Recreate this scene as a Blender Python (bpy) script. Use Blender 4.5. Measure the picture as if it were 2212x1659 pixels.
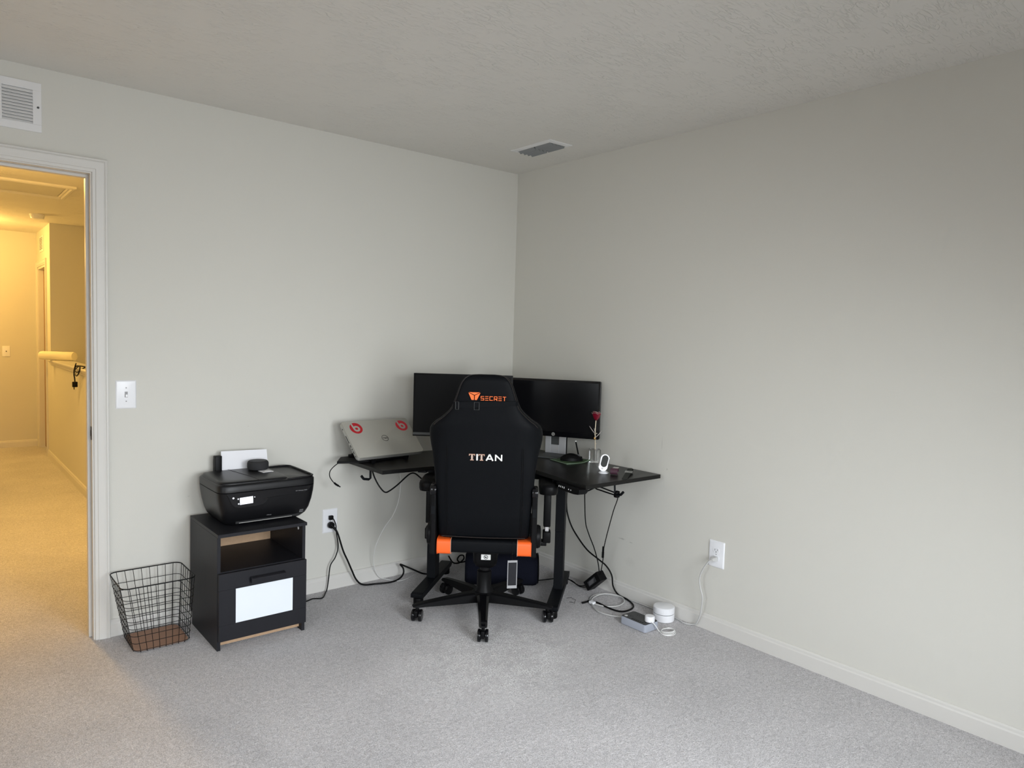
import bpy, bmesh, math, random
from mathutils import Vector, Matrix, noise
random.seed(7)
PI = math.pi
S = bpy.context.scene
COL = S.collection
for o in list(bpy.data.objects):
    bpy.data.objects.remove(o, do_unlink=True)

# ------------------------------------------------------------------ camera
cam = bpy.data.cameras.new('camera')
cam.sensor_fit = 'HORIZONTAL'
cam.sensor_width = 36.0
cam.lens = 36.0 * 1533.946 / 2212.0
cam.clip_start = 0.05
cam.clip_end = 60
camo = bpy.data.objects.new('camera', cam)
COL.objects.link(camo)
yaw, pit, rol = 0.878402787, -0.0625489116, 0.0290387245
fw = Vector((math.cos(yaw)*math.cos(pit), math.sin(yaw)*math.cos(pit), math.sin(pit)))
rt = fw.cross(Vector((0, 0, 1))).normalized()
up = rt.cross(fw)
r2 = rt*math.cos(rol) + up*math.sin(rol)
u2 = -rt*math.sin(rol) + up*math.cos(rol)
M = Matrix((r2, u2, -fw)).transposed().to_4x4()
M.translation = Vector((-2.93829, -3.54241, 1.38916))
camo.matrix_world = M
S.camera = camo

# ------------------------------------------------------------------ world, lights, exposure
S.view_settings.view_transform = 'Standard'
S.view_settings.look = 'None'
S.view_settings.gamma = 1.0
S.view_settings.use_curve_mapping = False
S.view_settings.exposure = 0.0
S.cycles.max_bounces = 12
S.cycles.diffuse_bounces = 7
w = bpy.data.worlds.new('sky')
S.world = w
w.use_nodes = True
bgn = w.node_tree.nodes['Background']
sky = w.node_tree.nodes.new('ShaderNodeTexSky')
sky.sky_type = 'NISHITA'
sky.sun_disc = False
sky.sun_elevation = math.radians(35)
w.node_tree.links.new(sky.outputs[0], bgn.inputs[0])
bgn.inputs[1].default_value = 0.15


def area(name, loc, direction, sx, sy, energy, color, spread=180):
    l = bpy.data.lights.new(name, 'AREA')
    l.shape = 'RECTANGLE'
    l.size = sx
    l.size_y = sy
    l.energy = energy
    l.color = color
    l.spread = math.radians(spread)
    o = bpy.data.objects.new(name, l)
    COL.objects.link(o)
    o.location = loc
    o.rotation_euler = Vector(direction).to_track_quat('-Z', 'Y').to_euler()
    return o


# daylight entering by the two windows in the wall behind the camera and the one on the left
area('window_daylight', (-2.75, -4.36, 1.20), (0.12, 1, -0.5), 1.0, 1.4, 21, (0.92, 0.96, 1.0), 112)
area('window_daylight', (-1.40, -4.36, 1.20), (0.0, 1, -0.5), 1.0, 1.4, 38, (0.92, 0.96, 1.0), 112)
area('window_daylight', (-3.72, -2.2, 1.20), (1, 0.15, -0.5), 0.9, 1.4, 10, (0.92, 0.96, 1.0), 112)
for (lx, ly, lz, e) in ((-2.8, 5.3, 2.2, 48), (-2.60, 1.8, 2.34, 26)):
    l = bpy.data.lights.new('hall_bulb', 'POINT')
    l.energy = e
    l.color = (1.0, 0.58, 0.145)
    l.shadow_soft_size = 0.09
    o = bpy.data.objects.new('hall_bulb', l)
    COL.objects.link(o)
    o.location = (lx, ly, lz)
o = area('hall_bulb', (-2.60, 1.8, 2.405), (0, 0, -1), 0.24, 0.24, 42, (1.0, 0.58, 0.145))
o.data.shape = 'DISK'


# ------------------------------------------------------------------ materials
def srgb(r, g, b):
    f = lambda c: c/12.92 if c <= 0.04045 else ((c+0.055)/1.055)**2.4
    return (f(r/255), f(g/255), f(b/255), 1)


def mat(name, col, rough=0.5, metal=0.0, spec=0.5, bump=0.0, bscale=100.0, var=0.0, vscale=8.0, coat=0.0, stretch=None):
    m = bpy.data.materials.new(name)
    m.use_nodes = True
    nt = m.node_tree
    b = nt.nodes['Principled BSDF']
    b.inputs['Base Color'].default_value = col
    b.inputs['Roughness'].default_value = rough
    b.inputs['Metallic'].default_value = metal
    b.inputs['Specular IOR Level'].default_value = spec
    b.inputs['Coat Weight'].default_value = coat
    tc = nt.nodes.new('ShaderNodeTexCoord')
    src = tc.outputs['Object']
    if stretch:
        mp = nt.nodes.new('ShaderNodeMapping')
        mp.inputs['Scale'].default_value = stretch
        nt.links.new(src, mp.inputs['Vector'])
        src = mp.outputs[0]
    n = nt.nodes.new('ShaderNodeTexNoise')
    n.inputs['Scale'].default_value = vscale
    n.inputs['Detail'].default_value = 4
    nt.links.new(src, n.inputs['Vector'])
    hsv = nt.nodes.new('ShaderNodeHueSaturation')
    hsv.inputs['Color'].default_value = col
    mr = nt.nodes.new('ShaderNodeMapRange')
    mr.inputs['To Min'].default_value = 1-max(var, 0.02)
    mr.inputs['To Max'].default_value = 1+max(var, 0.02)
    nt.links.new(n.outputs[0], mr.inputs[0])
    nt.links.new(mr.outputs[0], hsv.inputs['Value'])
    nt.links.new(hsv.outputs[0], b.inputs['Base Color'])
    if bump:
        n2 = nt.nodes.new('ShaderNodeTexNoise')
        n2.inputs['Scale'].default_value = bscale
        n2.inputs['Detail'].default_value = 3
        nt.links.new(src, n2.inputs['Vector'])
        bp = nt.nodes.new('ShaderNodeBump')
        bp.inputs['Strength'].default_value = bump
        bp.inputs['Distance'].default_value = 0.002
        nt.links.new(n2.outputs[0], bp.inputs['Height'])
        nt.links.new(bp.outputs[0], b.inputs['Normal'])
    return m


def emis(name, col, st):
    m = bpy.data.materials.new(name)
    m.use_nodes = True
    b = m.node_tree.nodes['Principled BSDF']
    b.inputs['Base Color'].default_value = (0.02, 0.02, 0.02, 1)
    b.inputs['Emission Color'].default_value = col
    b.inputs['Emission Strength'].default_value = st
    return m


def carpet_mat():
    m = bpy.data.materials.new('carpet')
    m.use_nodes = True
    nt = m.node_tree
    N, L = nt.nodes, nt.links
    b = N['Principled BSDF']
    b.inputs['Roughness'].default_value = 0.95
    b.inputs['Specular IOR Level'].default_value = 0.15
    b.inputs['Sheen Weight'].default_value = 0.25
    b.inputs['Sheen Roughness'].default_value = 0.5
    tc = N.new('ShaderNodeTexCoord')

    def nz(scale, detail, rough=0.6, dist=0.0):
        n = N.new('ShaderNodeTexNoise')
        n.inputs['Scale'].default_value = scale
        n.inputs['Detail'].default_value = detail
        n.inputs['Roughness'].default_value = rough
        n.inputs['Distortion'].default_value = dist
        L.new(tc.outputs['Object'], n.inputs['Vector'])
        return n.outputs[0]

    def mrange(src, a, c, lo, hi):
        r = N.new('ShaderNodeMapRange')
        for i, v in enumerate((a, c, lo, hi)):
            r.inputs[i+1].default_value = v
        L.new(src, r.inputs[0])
        return r.outputs[0]

    def mth(op, a, c):
        x = N.new('ShaderNodeMath')
        x.operation = op
        for i, v in enumerate((a, c)):
            if isinstance(v, (int, float)):
                x.inputs[i].default_value = v
            else:
                L.new(v, x.inputs[i])
        return x.outputs[0]
    fine = nz(230, 5, 0.8, 0.3)
    tuft = nz(70, 4, 0.65, 0.8)
    big = nz(2.2, 3, 0.5, 0.8)
    v = mth('MULTIPLY', mrange(fine, 0.38, 0.62, 0.58, 1.40), mrange(tuft, 0.36, 0.64, 0.85, 1.15))
    v = mth('MULTIPLY', v, mrange(big, 0.3, 0.7, 0.92, 1.08))
    # worn, matted patch with pale flecks where the chair rolls
    vd = N.new('ShaderNodeVectorMath')
    vd.operation = 'DISTANCE'
    L.new(tc.outputs['Object'], vd.inputs[0])
    vd.inputs[1].default_value = (-1.02, -1.16, 0)
    fade = mrange(vd.outputs['Value'], 0.22, 0.55, 1, 0)
    fl = mrange(nz(170, 3, 0.6, 0.3), 0.52, 0.55, 0, 1)
    pt = mrange(nz(12, 4, 0.7, 1.2), 0.42, 0.52, 0.2, 1)
    fleck = mth('MULTIPLY', mth('MULTIPLY', fl, pt), fade)
    hsv = N.new('ShaderNodeHueSaturation')
    hsv.inputs['Color'].default_value = srgb(205, 202, 203)
    L.new(v, hsv.inputs['Value'])
    mx = N.new('ShaderNodeMix')
    mx.data_type = 'RGBA'
    L.new(fleck, mx.inputs['Factor'])
    L.new(hsv.outputs[0], mx.inputs['A'])
    mx.inputs['B'].default_value = (1.0, 1.0, 0.99, 1)
    L.new(mx.outputs['Result'], b.inputs['Base Color'])
    h = mth('ADD', mth('MULTIPLY', fine, 0.6), mth('MULTIPLY', tuft, 1.0))
    bp = N.new('ShaderNodeBump')
    bp.inputs['Strength'].default_value = 1.0
    bp.inputs['Distance'].default_value = 0.008
    L.new(h, bp.inputs['Height'])
    L.new(bp.outputs[0], b.inputs['Normal'])
    return m


def wall_mat(name, col, scuffs=()):
    m = mat(name, col, rough=0.75, spec=0.25, bump=0.12, bscale=220, var=0.015, vscale=1.2)
    nt = m.node_tree
    N, L = nt.nodes, nt.links
    if not scuffs:
        return m
    b = N['Principled BSDF']
    cur = b.inputs['Base Color'].links[0].from_socket
    tc = N.new('ShaderNodeTexCoord')
    nz_ = N.new('ShaderNodeTexNoise')
    nz_.inputs['Scale'].default_value = 60
    L.new(tc.outputs['Object'], nz_.inputs['Vector'])
    for (c, sc, k) in scuffs:
        mp = N.new('ShaderNodeMapping')
        mp.vector_type = 'TEXTURE'
        mp.inputs['Location'].default_value = c
        mp.inputs['Scale'].default_value = sc
        L.new(tc.outputs['Object'], mp.inputs['Vector'])
        ln = N.new('ShaderNodeVectorMath')
        ln.operation = 'LENGTH'
        L.new(mp.outputs[0], ln.inputs[0])
        ad = N.new('ShaderNodeMath')
        ad.operation = 'ADD'
        L.new(ln.outputs['Value'], ad.inputs[0])
        L.new(nz_.outputs[0], ad.inputs[1])
        r = N.new('ShaderNodeMapRange')
        r.inputs[1].default_value = 0.8
        r.inputs[2].default_value = 1.4
        r.inputs[3].default_value = k
        r.inputs[4].default_value = 0
        L.new(ad.outputs[0], r.inputs[0])
        mx = N.new('ShaderNodeMix')
        mx.data_type = 'RGBA'
        L.new(r.outputs[0], mx.inputs['Factor'])
        L.new(cur, mx.inputs['A'])
        mx.inputs['B'].default_value = srgb(96, 98, 98)
        cur = mx.outputs['Result']
    L.new(cur, b.inputs['Base Color'])
    return m


def ceiling_mat():
    m = bpy.data.materials.new('textured_ceiling_paint')
    m.use_nodes = True
    nt = m.node_tree
    N, L = nt.nodes, nt.links
    b = N['Principled BSDF']
    b.inputs['Base Color'].default_value = srgb(219, 217, 211)
    b.inputs['Roughness'].default_value = 0.6
    b.inputs['Specular IOR Level'].default_value = 0.4
    tc = N.new('ShaderNodeTexCoord')
    total = None

    def mth(op, a, c):
        x = N.new('ShaderNodeMath')
        x.operation = op
        for i, v in enumerate((a, c)):
            if isinstance(v, (int, float)):
                x.inputs[i].default_value = v
            else:
                L.new(v, x.inputs[i])
        return x.outputs[0]
    for k, (ang, off) in enumerate(((0.3, 0), (1.2, 7), (2.2, 13), (2.9, 21))):
        mp = N.new('ShaderNodeMapping')
        mp.inputs['Rotation'].default_value = (0, 0, ang)
        mp.inputs['Location'].default_value = (off, off*0.7, 0)
        mp.inputs['Scale'].default_value = (10, 42, 1)
        L.new(tc.outputs['Object'], mp.inputs['Vector'])
        n = N.new('ShaderNodeTexNoise')
        n.inputs['Scale'].default_value = 1.0
        n.inputs['Detail'].default_value = 2
        n.inputs['Distortion'].default_value = 0.6
        L.new(mp.outputs[0], n.inputs['Vector'])
        d = mth('ABSOLUTE', mth('SUBTRACT', n.outputs[0], 0.5), 0)
        r = N.new('ShaderNodeMapRange')
        r.inputs[1].default_value = 0.0
        r.inputs[2].default_value = 0.028
        r.inputs[3].default_value = 1
        r.inputs[4].default_value = 0
        L.new(d, r.inputs[0])
        n2 = N.new('ShaderNodeTexNoise')
        n2.inputs['Scale'].default_value = 5.5
        n2.inputs['Detail'].default_value = 3
        n2.inputs['Roughness'].default_value = 0.7
        mp2 = N.new('ShaderNodeMapping')
        mp2.inputs['Location'].default_value = (off*3.1, off, k)
        L.new(tc.outputs['Object'], mp2.inputs['Vector'])
        L.new(mp2.outputs[0], n2.inputs['Vector'])
        r3 = N.new('ShaderNodeMapRange')
        r3.inputs[1].default_value = 0.50
        r3.inputs[2].default_value = 0.62
        L.new(n2.outputs[0], r3.inputs[0])
        m_ = mth('MULTIPLY', r.outputs[0], r3.outputs[0])
        total = m_ if total is None else mth('MAXIMUM', total, m_)
    n3 = N.new('ShaderNodeTexNoise')
    n3.inputs['Scale'].default_value = 60
    n3.inputs['Detail'].default_value = 4
    L.new(tc.outputs['Object'], n3.inputs['Vector'])
    ad = N.new('ShaderNodeMath')
    ad.operation = 'MULTIPLY_ADD'
    L.new(n3.outputs[0], ad.inputs[0])
    ad.inputs[1].default_value = 0.25
    L.new(total, ad.inputs[2])
    bp = N.new('ShaderNodeBump')
    bp.inputs['Strength'].default_value = 0.55
    bp.inputs['Distance'].default_value = 0.0035
    L.new(ad.outputs[0], bp.inputs['Height'])
    L.new(bp.outputs[0], b.inputs['Normal'])
    return m


def glass_mat(name, col=(1, 1, 1, 1), rough=0.02, ior=1.45):
    m = bpy.data.materials.new(name)
    m.use_nodes = True
    b = m.node_tree.nodes['Principled BSDF']
    b.inputs['Base Color'].default_value = col
    b.inputs['Transmission Weight'].default_value = 1
    b.inputs['Roughness'].default_value = rough
    b.inputs['IOR'].default_value = ior
    return m


WALLC = srgb(207.5, 206, 198.5)
m_carpet = carpet_mat()
m_wall = wall_mat('wall_paint', WALLC, [((-1.70, 0, 0.92), (0.006, 1, 0.004), 0.15), ((-1.98, 0, 0.60), (0.008, 1, 0.003), 0.2)])
m_wallr = wall_mat('wall_paint_right', WALLC, [
    ((0, -1.231, 0.87), (1, 0.0025, 0.045), 0.3), ((0, -0.985, 0.314), (1, 0.03, 0.006), 0.35),
    ((0, -1.05, 0.308), (1, 0.018, 0.004), 0.3), ((0, -1.27, 0.745), (1, 0.005, 0.009), 0.35), ((0, -1.05, 0.20), (1, 0.05, 0.03), 0.06)])
m_hall = wall_mat('hall_paint', WALLC)
m_bounce = wall_mat('bounce_white_wall', srgb(232, 231, 227))  # unseen walls whitened beyond the room colour to bounce back more fill light
m_ceil = ceiling_mat()
m_trim = mat('trim_paint', srgb(209, 207, 202), 0.42, spec=0.4, bump=0.03)
m_white = mat('white_plastic', srgb(232, 233, 236), 0.3)
m_wmetal = mat('white_enamel', srgb(222, 222, 222), 0.35)
m_slot = mat('dark_recess', srgb(24, 24, 26), 0.8)
m_bronze = mat('dark_bronze', srgb(60, 54, 50), 0.3, metal=0.9)
m_leather = mat('black_leather', (0.0042, 0.0048, 0.006, 1), 0.5, bump=0.18, bscale=420, spec=0.07)
m_leather2 = mat('black_leather_seam', (0.022, 0.017, 0.016, 1), 0.45, spec=0.2)
m_orange = mat('orange_leather', srgb(240, 98, 30), 0.5, bump=0.15, bscale=300)
m_orangept = mat('orange_print', srgb(246, 116, 52), 0.5)
m_tpl = mat('white_print', srgb(235, 235, 232), 0.4)
m_cop = mat('copper_print', srgb(196, 158, 138), 0.4)
m_black = mat('black_plastic', (0.0045, 0.0045, 0.005, 1), 0.42, spec=0.12)
m_blackg = mat('gloss_black_plastic', (0.004, 0.004, 0.005, 1), 0.15, spec=0.35)
m_screen = mat('monitor_screen', (0.004, 0.004, 0.005, 1), 0.28, spec=0.3)
m_screen2 = mat('monitor_screen_matte', (0.004, 0.004, 0.0045, 1), 0.42, spec=0.1)
m_bmetal = mat('black_powdercoat', (0.005, 0.0058, 0.0072, 1), 0.45, bump=0.1, bscale=500, spec=0.12)
m_desk = mat('black_wood_laminate', (0.006, 0.0058, 0.0056, 1), 0.33, spec=0.22, bump=0.10, bscale=120, var=0.25, vscale=30, stretch=(0.15, 1, 1))
m_cab = mat('black_stain_foil', srgb(33, 33, 37), 0.45, spec=0.2, bump=0.08, bscale=80, var=0.08, vscale=40, stretch=(1, 1, 0.1))
m_tan = mat('raw_hardboard', srgb(176, 146, 116), 0.75, bump=0.1, var=0.12, vscale=60)
m_frost = mat('white_frosted_glass', srgb(226, 232, 238), 0.22, spec=0.6)
m_cord = mat('black_rubber_cord', (0.005, 0.005, 0.0052, 1), 0.5, spec=0.12)
m_wcord = mat('white_cord', srgb(222, 222, 220), 0.4)
m_gcord = mat('pale_grey_cord', srgb(190, 190, 188), 0.4)
m_silver = mat('silver_aluminium', srgb(178, 177, 172), 0.42, metal=0.55, bump=0.04, bscale=600)
m_lap = mat('silver_lid', srgb(172, 170, 162), 0.42, metal=0.35, bump=0.03, bscale=700)
m_standm = mat('brushed_aluminium', srgb(214, 216, 220), 0.34, metal=0.5)
m_chrome = mat('chrome', (0.75, 0.75, 0.76, 1), 0.15, metal=1)
m_printer = mat('printer_black', (0.006, 0.006, 0.007, 1), 0.33, bump=0.12, bscale=700, spec=0.22)
m_printlid = mat('printer_lid_black', (0.008, 0.008, 0.009, 1), 0.33, bump=0.15, bscale=700, spec=0.25)
m_paper = mat('paper', srgb(238, 238, 242), 0.7)
m_lcd = emis('lit_display', (0.85, 0.9, 1.0, 1), 1.6)
m_led = emis('lit_key', (0.9, 0.93, 1.0, 1), 1.3)
m_grey = mat('grey_print', srgb(150, 150, 152), 0.5)
m_red = mat('red_sticker', srgb(196, 22, 44), 0.35)
m_redd = mat('dark_red_sticker', srgb(168, 14, 30), 0.35)
m_navy = mat('navy_knit', (0.0065, 0.0075, 0.014, 1), 0.95, spec=0.1, bump=0.9, bscale=260)
m_dot = mat('charcoal_fabric', (0.018, 0.018, 0.020, 1), 0.8, bump=0.5, bscale=500)
m_brown = mat('brown_board', srgb(150, 114, 92), 0.6, var=0.08)
m_wire = mat('black_wire', (0.005, 0.005, 0.005, 1), 0.45, spec=0.15)
m_green = mat('green_mat', srgb(66, 92, 62), 0.7, var=0.2, vscale=60)
m_paleg = mat('pale_mat_edge', srgb(120, 140, 118), 0.7)
m_crystal = glass_mat('crystal', (0.97, 0.985, 0.98, 1), 0.02, 1.4)
m_rose = mat('red_rose', srgb(120, 18, 40), 0.22, spec=0.7)
m_rosedge = mat('silver_rim', srgb(226, 218, 214), 0.3, metal=0.6)
m_stem = mat('pale_gold_stem', srgb(214, 202, 180), 0.3, metal=0.5)
m_gold = mat('gold_bead', srgb(190, 150, 90), 0.3, metal=0.8)
m_strip = mat('grey_strip_body', srgb(158, 163, 174), 0.4)
m_stripd = mat('dark_strip_face', (0.03, 0.031, 0.034, 1), 0.45)
m_band = mat('plum_band', srgb(74, 44, 58), 0.6, var=0.3, vscale=120)
m_gstrap = mat('charcoal_strap', srgb(38, 40, 37), 0.6, spec=0.2)
m_fuzz = mat('cream_pile', srgb(244, 238, 214), 0.95, bump=1.0, bscale=160)
m_dgrey = mat('dark_grey_plastic', srgb(70, 72, 72), 0.5)
m_camface = mat('grey_lens_face', srgb(44, 46, 43), 0.45, spec=0.15, var=0.25, vscale=200)
m_blade = mat('grey_blade', srgb(128, 131, 133), 0.4)  # one even grey, darker than the register frame
m_duct = mat('duct_grey', srgb(58, 60, 62), 0.7)
m_door = mat('brown_door', srgb(150, 120, 84), 0.5)  # plain brown base colour of the hall side door


# ------------------------------------------------------------------ mesh helpers
def frame(loc=(0, 0, 0), rz=0.0, rx=0.0, ry=0.0):
    return Matrix.Translation(loc) @ Matrix.Rotation(rz, 4, 'Z') @ Matrix.Rotation(ry, 4, 'Y') @ Matrix.Rotation(rx, 4, 'X')


class MB:
    def __init__(s):
        s.bm = bmesh.new()

    def box(s, x0, x1, y0, y1, z0, z1, m=None, bev=0.0):
        vs = [s.bm.verts.new((x, y, z)) for z in (z0, z1) for (x, y) in ((x0, y0), (x1, y0), (x1, y1), (x0, y1))]
        fs = [s.bm.faces.new([vs[i] for i in f]) for f in ((3, 2, 1, 0), (4, 5, 6, 7), (0, 1, 5, 4), (1, 2, 6, 5), (2, 3, 7, 6), (3, 0, 4, 7))]
        if bev:
            es = list({e for f in fs for e in f.edges})
            r = bmesh.ops.bevel(s.bm, geom=es, offset=bev, segments=3, affect='EDGES', profile=0.5, clamp_overlap=True)
            vs = list({v for f in r['faces'] for v in f.verts} | {v for v in vs if v.is_valid})
        if m is not None:
            bmesh.ops.transform(s.bm, matrix=m, verts=vs)
        return s

    def prism(s, pts, z0, z1, m=None, bev=0.0):
        """pts: 2D polygon (x,y), extruded z0..z1"""
        n = len(pts)
        a = [s.bm.verts.new((p[0], p[1], z0)) for p in pts]
        b = [s.bm.verts.new((p[0], p[1], z1)) for p in pts]
        fs = [s.bm.faces.new(list(reversed(a))), s.bm.faces.new(b)]
        for i in range(n):
            fs.append(s.bm.faces.new((a[i], a[(i+1) % n], b[(i+1) % n], b[i])))
        vs = a+b
        if bev:
            es = list(fs[0].edges)+list(fs[1].edges)
            r = bmesh.ops.bevel(s.bm, geom=es, offset=bev, segments=2, affect='EDGES', profile=0.5, clamp_overlap=True)
            vs = list({v for f in r['faces'] for v in f.verts} | {v for v in vs if v.is_valid} | {v for f in fs if f.is_valid for v in f.verts})
        if m is not None:
            bmesh.ops.transform(s.bm, matrix=m, verts=vs)
        return s

    def rings(s, rings, cap=True, close=False, m=None):
        R = []
        for r in rings:
            R.append([s.bm.verts.new(p) for p in r])
        n = len(R[0])
        k = len(R)
        for i in range(k if close else k-1):
            A, B = R[i], R[(i+1) % k]
            for j in range(n):
                s.bm.faces.new((A[j], A[(j+1) % n], B[(j+1) % n], B[j]))
        if cap and not close:
            s.bm.faces.new(list(reversed(R[0])))
            s.bm.faces.new(R[-1])
        if m is not None:
            bmesh.ops.transform(s.bm, matrix=m, verts=[v for r in R for v in r])
        return s

    def lathe(s, prof, n=32, m=None):
        """prof: list of (r,z)"""
        rs = []
        for (r, z) in prof:
            rs.append([(max(r, 1e-5)*math.cos(2*PI*i/n), max(r, 1e-5)*math.sin(2*PI*i/n), z) for i in range(n)])
        return s.rings(rs, True, False, m)

    def cyl(s, r, z0, z1, n=24, m=None, bev=0.0, r1=None):
        r1 = r if r1 is None else r1
        if bev:
            return s.lathe([(r-bev, z0), (r-bev*0.3, z0+bev*0.3), (r, z0+bev), (r1, z1-bev), (r1-bev*0.3, z1-bev*0.3), (r1-bev, z1)], n, m)
        return s.lathe([(r, z0), (r1, z1)], n, m)

    def tube(s, pts, r, n=8, sub=6, closed=False, flat=None):
        P = [Vector(p) for p in pts]
        Q = []
        k = len(P)
        if sub > 1 and k > 2:
            rng = range(k if closed else k-1)
            for i in rng:
                if closed:
                    p0, p1, p2, p3 = P[(i-1) % k], P[i], P[(i+1) % k], P[(i+2) % k]
                else:
                    p1, p2 = P[i], P[i+1]
                    p0 = P[i-1] if i else p1*2-p2
                    p3 = P[i+2] if i+2 < k else p2*2-p1
                for j in range(sub):
                    t = j/sub
                    Q.append(0.5*((2*p1)+(p2-p0)*t+(2*p0-5*p1+4*p2-p3)*t*t+(3*p1-p0-3*p2+p3)*t**3))
            if not closed:
                Q.append(P[-1])
        else:
            Q = P
        rs = []
        prev = None
        K = len(Q)
        for i, q in enumerate(Q):
            a = Q[(i-1) % K] if (closed or i) else q
            b = Q[(i+1) % K] if (closed or i < K-1) else q
            t = (b-a)
            if t.length < 1e-9:
                t = Vector((0, 0, 1))
            t.normalize()
            if prev is None:
                ref = Vector((0, 0, 1)) if abs(t.z) < 0.9 else Vector((1, 0, 0))
                nrm = t.cross(ref).normalized()
            else:
                nrm = (prev-t*prev.dot(t))
                if nrm.length < 1e-6:
                    nrm = t.orthogonal()
                nrm.normalize()
            prev = nrm
            bn = t.cross(nrm)
            rr = r(i/(K-1)) if callable(r) else r
            fl = flat or 1.0
            rs.append([tuple(q+nrm*(rr*math.cos(2*PI*j/n))+bn*(rr*fl*math.sin(2*PI*j/n))) for j in range(n)])
        return s.rings(rs, not closed, closed)

    def bar(s, a, b, w_, h, m=None):
        """rectangular bar from a to b"""
        a, b = Vector(a), Vector(b)
        t = (b-a).normalized()
        ref = Vector((0, 0, 1)) if abs(t.z) < 0.95 else Vector((0, 1, 0))
        x = t.cross(ref).normalized()
        y = x.cross(t)
        rs = [[tuple(p+x*sx*w_/2+y*sy*h/2) for (sx, sy) in ((-1, -1), (1, -1), (1, 1), (-1, 1))] for p in (a, b)]
        return s.rings(rs, True, False, m)

    def sphere(s, c, r, m=None, n=16, sc=(1, 1, 1)):
        rs = []
        for i in range(1, n//2):
            a = PI*i/(n//2)
            rs.append([(c[0]+sc[0]*r*math.sin(a)*math.cos(2*PI*j/n), c[1]+sc[1]*r*math.sin(a)*math.sin(2*PI*j/n), c[2]-sc[2]*r*math.cos(a)) for j in range(n)])
        return s.rings(rs, True, False, m)

    def build(s, name, material, parent=None, smooth=40, bevel=0.0, m=None, seg=2):
        if m is not None:
            s.bm.transform(m)
        bmesh.ops.recalc_face_normals(s.bm, faces=s.bm.faces)
        me = bpy.data.meshes.new(name)
        s.bm.to_mesh(me)
        s.bm.free()
        me.materials.append(material)
        if smooth:
            for p in me.polygons:
                p.use_smooth = True
            me.set_sharp_from_angle(angle=math.radians(smooth))
        o = bpy.data.objects.new(name, me)
        COL.objects.link(o)
        if parent is not None:
            o.parent = parent
        if bevel:
            bv = o.modifiers.new('bevel', 'BEVEL')
            bv.width = bevel
            bv.segments = seg
            bv.limit_method = 'ANGLE'
            bv.angle_limit = math.radians(40)
        return o


def tag(o, label=None, cat=None, group=None, kind=None):
    if label:
        o['label'] = label
    if cat:
        o['category'] = cat
    if group:
        o['group'] = group
    if kind:
        o['kind'] = kind
    return o


def thing(name, label, cat, loc=(0, 0, 0), rz=0.0, group=None):
    o = bpy.data.objects.new(name, None)
    o.empty_display_size = 0.05
    COL.objects.link(o)
    o.location = loc
    o.rotation_euler = (0, 0, rz)
    return tag(o, label, cat, group)


def copy_tree(o, parent=None):
    c = o.copy()
    COL.objects.link(c)
    c.parent = parent
    for ch in [x for x in bpy.data.objects if x.parent == o]:
        copy_tree(ch, c)
    return c


def struct(name, mb, material, smooth=0, label=None, parent=None):
    o = mb.build(name, material, parent, smooth=smooth)
    if parent is None:
        o['kind'] = 'structure'
        if label:
            o['label'] = label
    return o


def rrect(x0, x1, y0, y1, r, n=5):
    P = []
    for (cx, cy, a0) in ((x1-r, y0+r, -PI/2), (x1-r, y1-r, 0), (x0+r, y1-r, PI/2), (x0+r, y0+r, PI)):
        for i in range(n+1):
            a = a0+PI/2*i/n
            P.append((cx+r*math.cos(a), cy+r*math.sin(a)))
    return P


def text_part(name, string, material, parent, M4, x0, x1, z0, z1, depth=0.0006, bold=0.0):
    """flat lettering fitted in x0..x1, z0..z1 of the plane given by M4 (local x right, y up, z outward)"""
    cu = bpy.data.curves.new(name, 'FONT')
    cu.body = string
    cu.extrude = 0.05
    cu.offset = bold
    cu.resolution_u = 3
    tmp = bpy.data.objects.new(name+'_tmp', cu)
    COL.objects.link(tmp)
    dg = bpy.context.evaluated_depsgraph_get()
    me = bpy.data.meshes.new_from_object(tmp.evaluated_get(dg))
    bpy.data.objects.remove(tmp, do_unlink=True)
    bpy.data.curves.remove(cu)
    xs = [v.co.x for v in me.vertices]
    ys = [v.co.y for v in me.vertices]
    ax, bx, ay, by = min(xs), max(xs), min(ys), max(ys)
    for v in me.vertices:
        v.co = Vector((x0+(v.co.x-ax)/(bx-ax)*(x1-x0), z0+(v.co.y-ay)/(by-ay)*(z1-z0), (v.co.z/0.05+1)/2*depth))
    me.transform(M4)
    me.materials.clear()
    me.materials.append(material)
    me.name = name
    o = bpy.data.objects.new(name, me)
    COL.objects.link(o)
    o.parent = parent
    return o


def stroke(mb, pts, w_, d, M4):
    """flat ribbon polyline in local xy plane"""
    for a, b in zip(pts, pts[1:]):
        a, b = Vector((a[0], a[1])), Vector((b[0], b[1]))
        t = (b-a).normalized()
        n = Vector((-t.y, t.x))*w_/2
        a2, b2 = a-t*w_*0.5*0, b+t*0
        mb.prism([tuple(a2-n), tuple(b2-n), tuple(b2+n), tuple(a2+n)], 0, d, M4)


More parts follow.
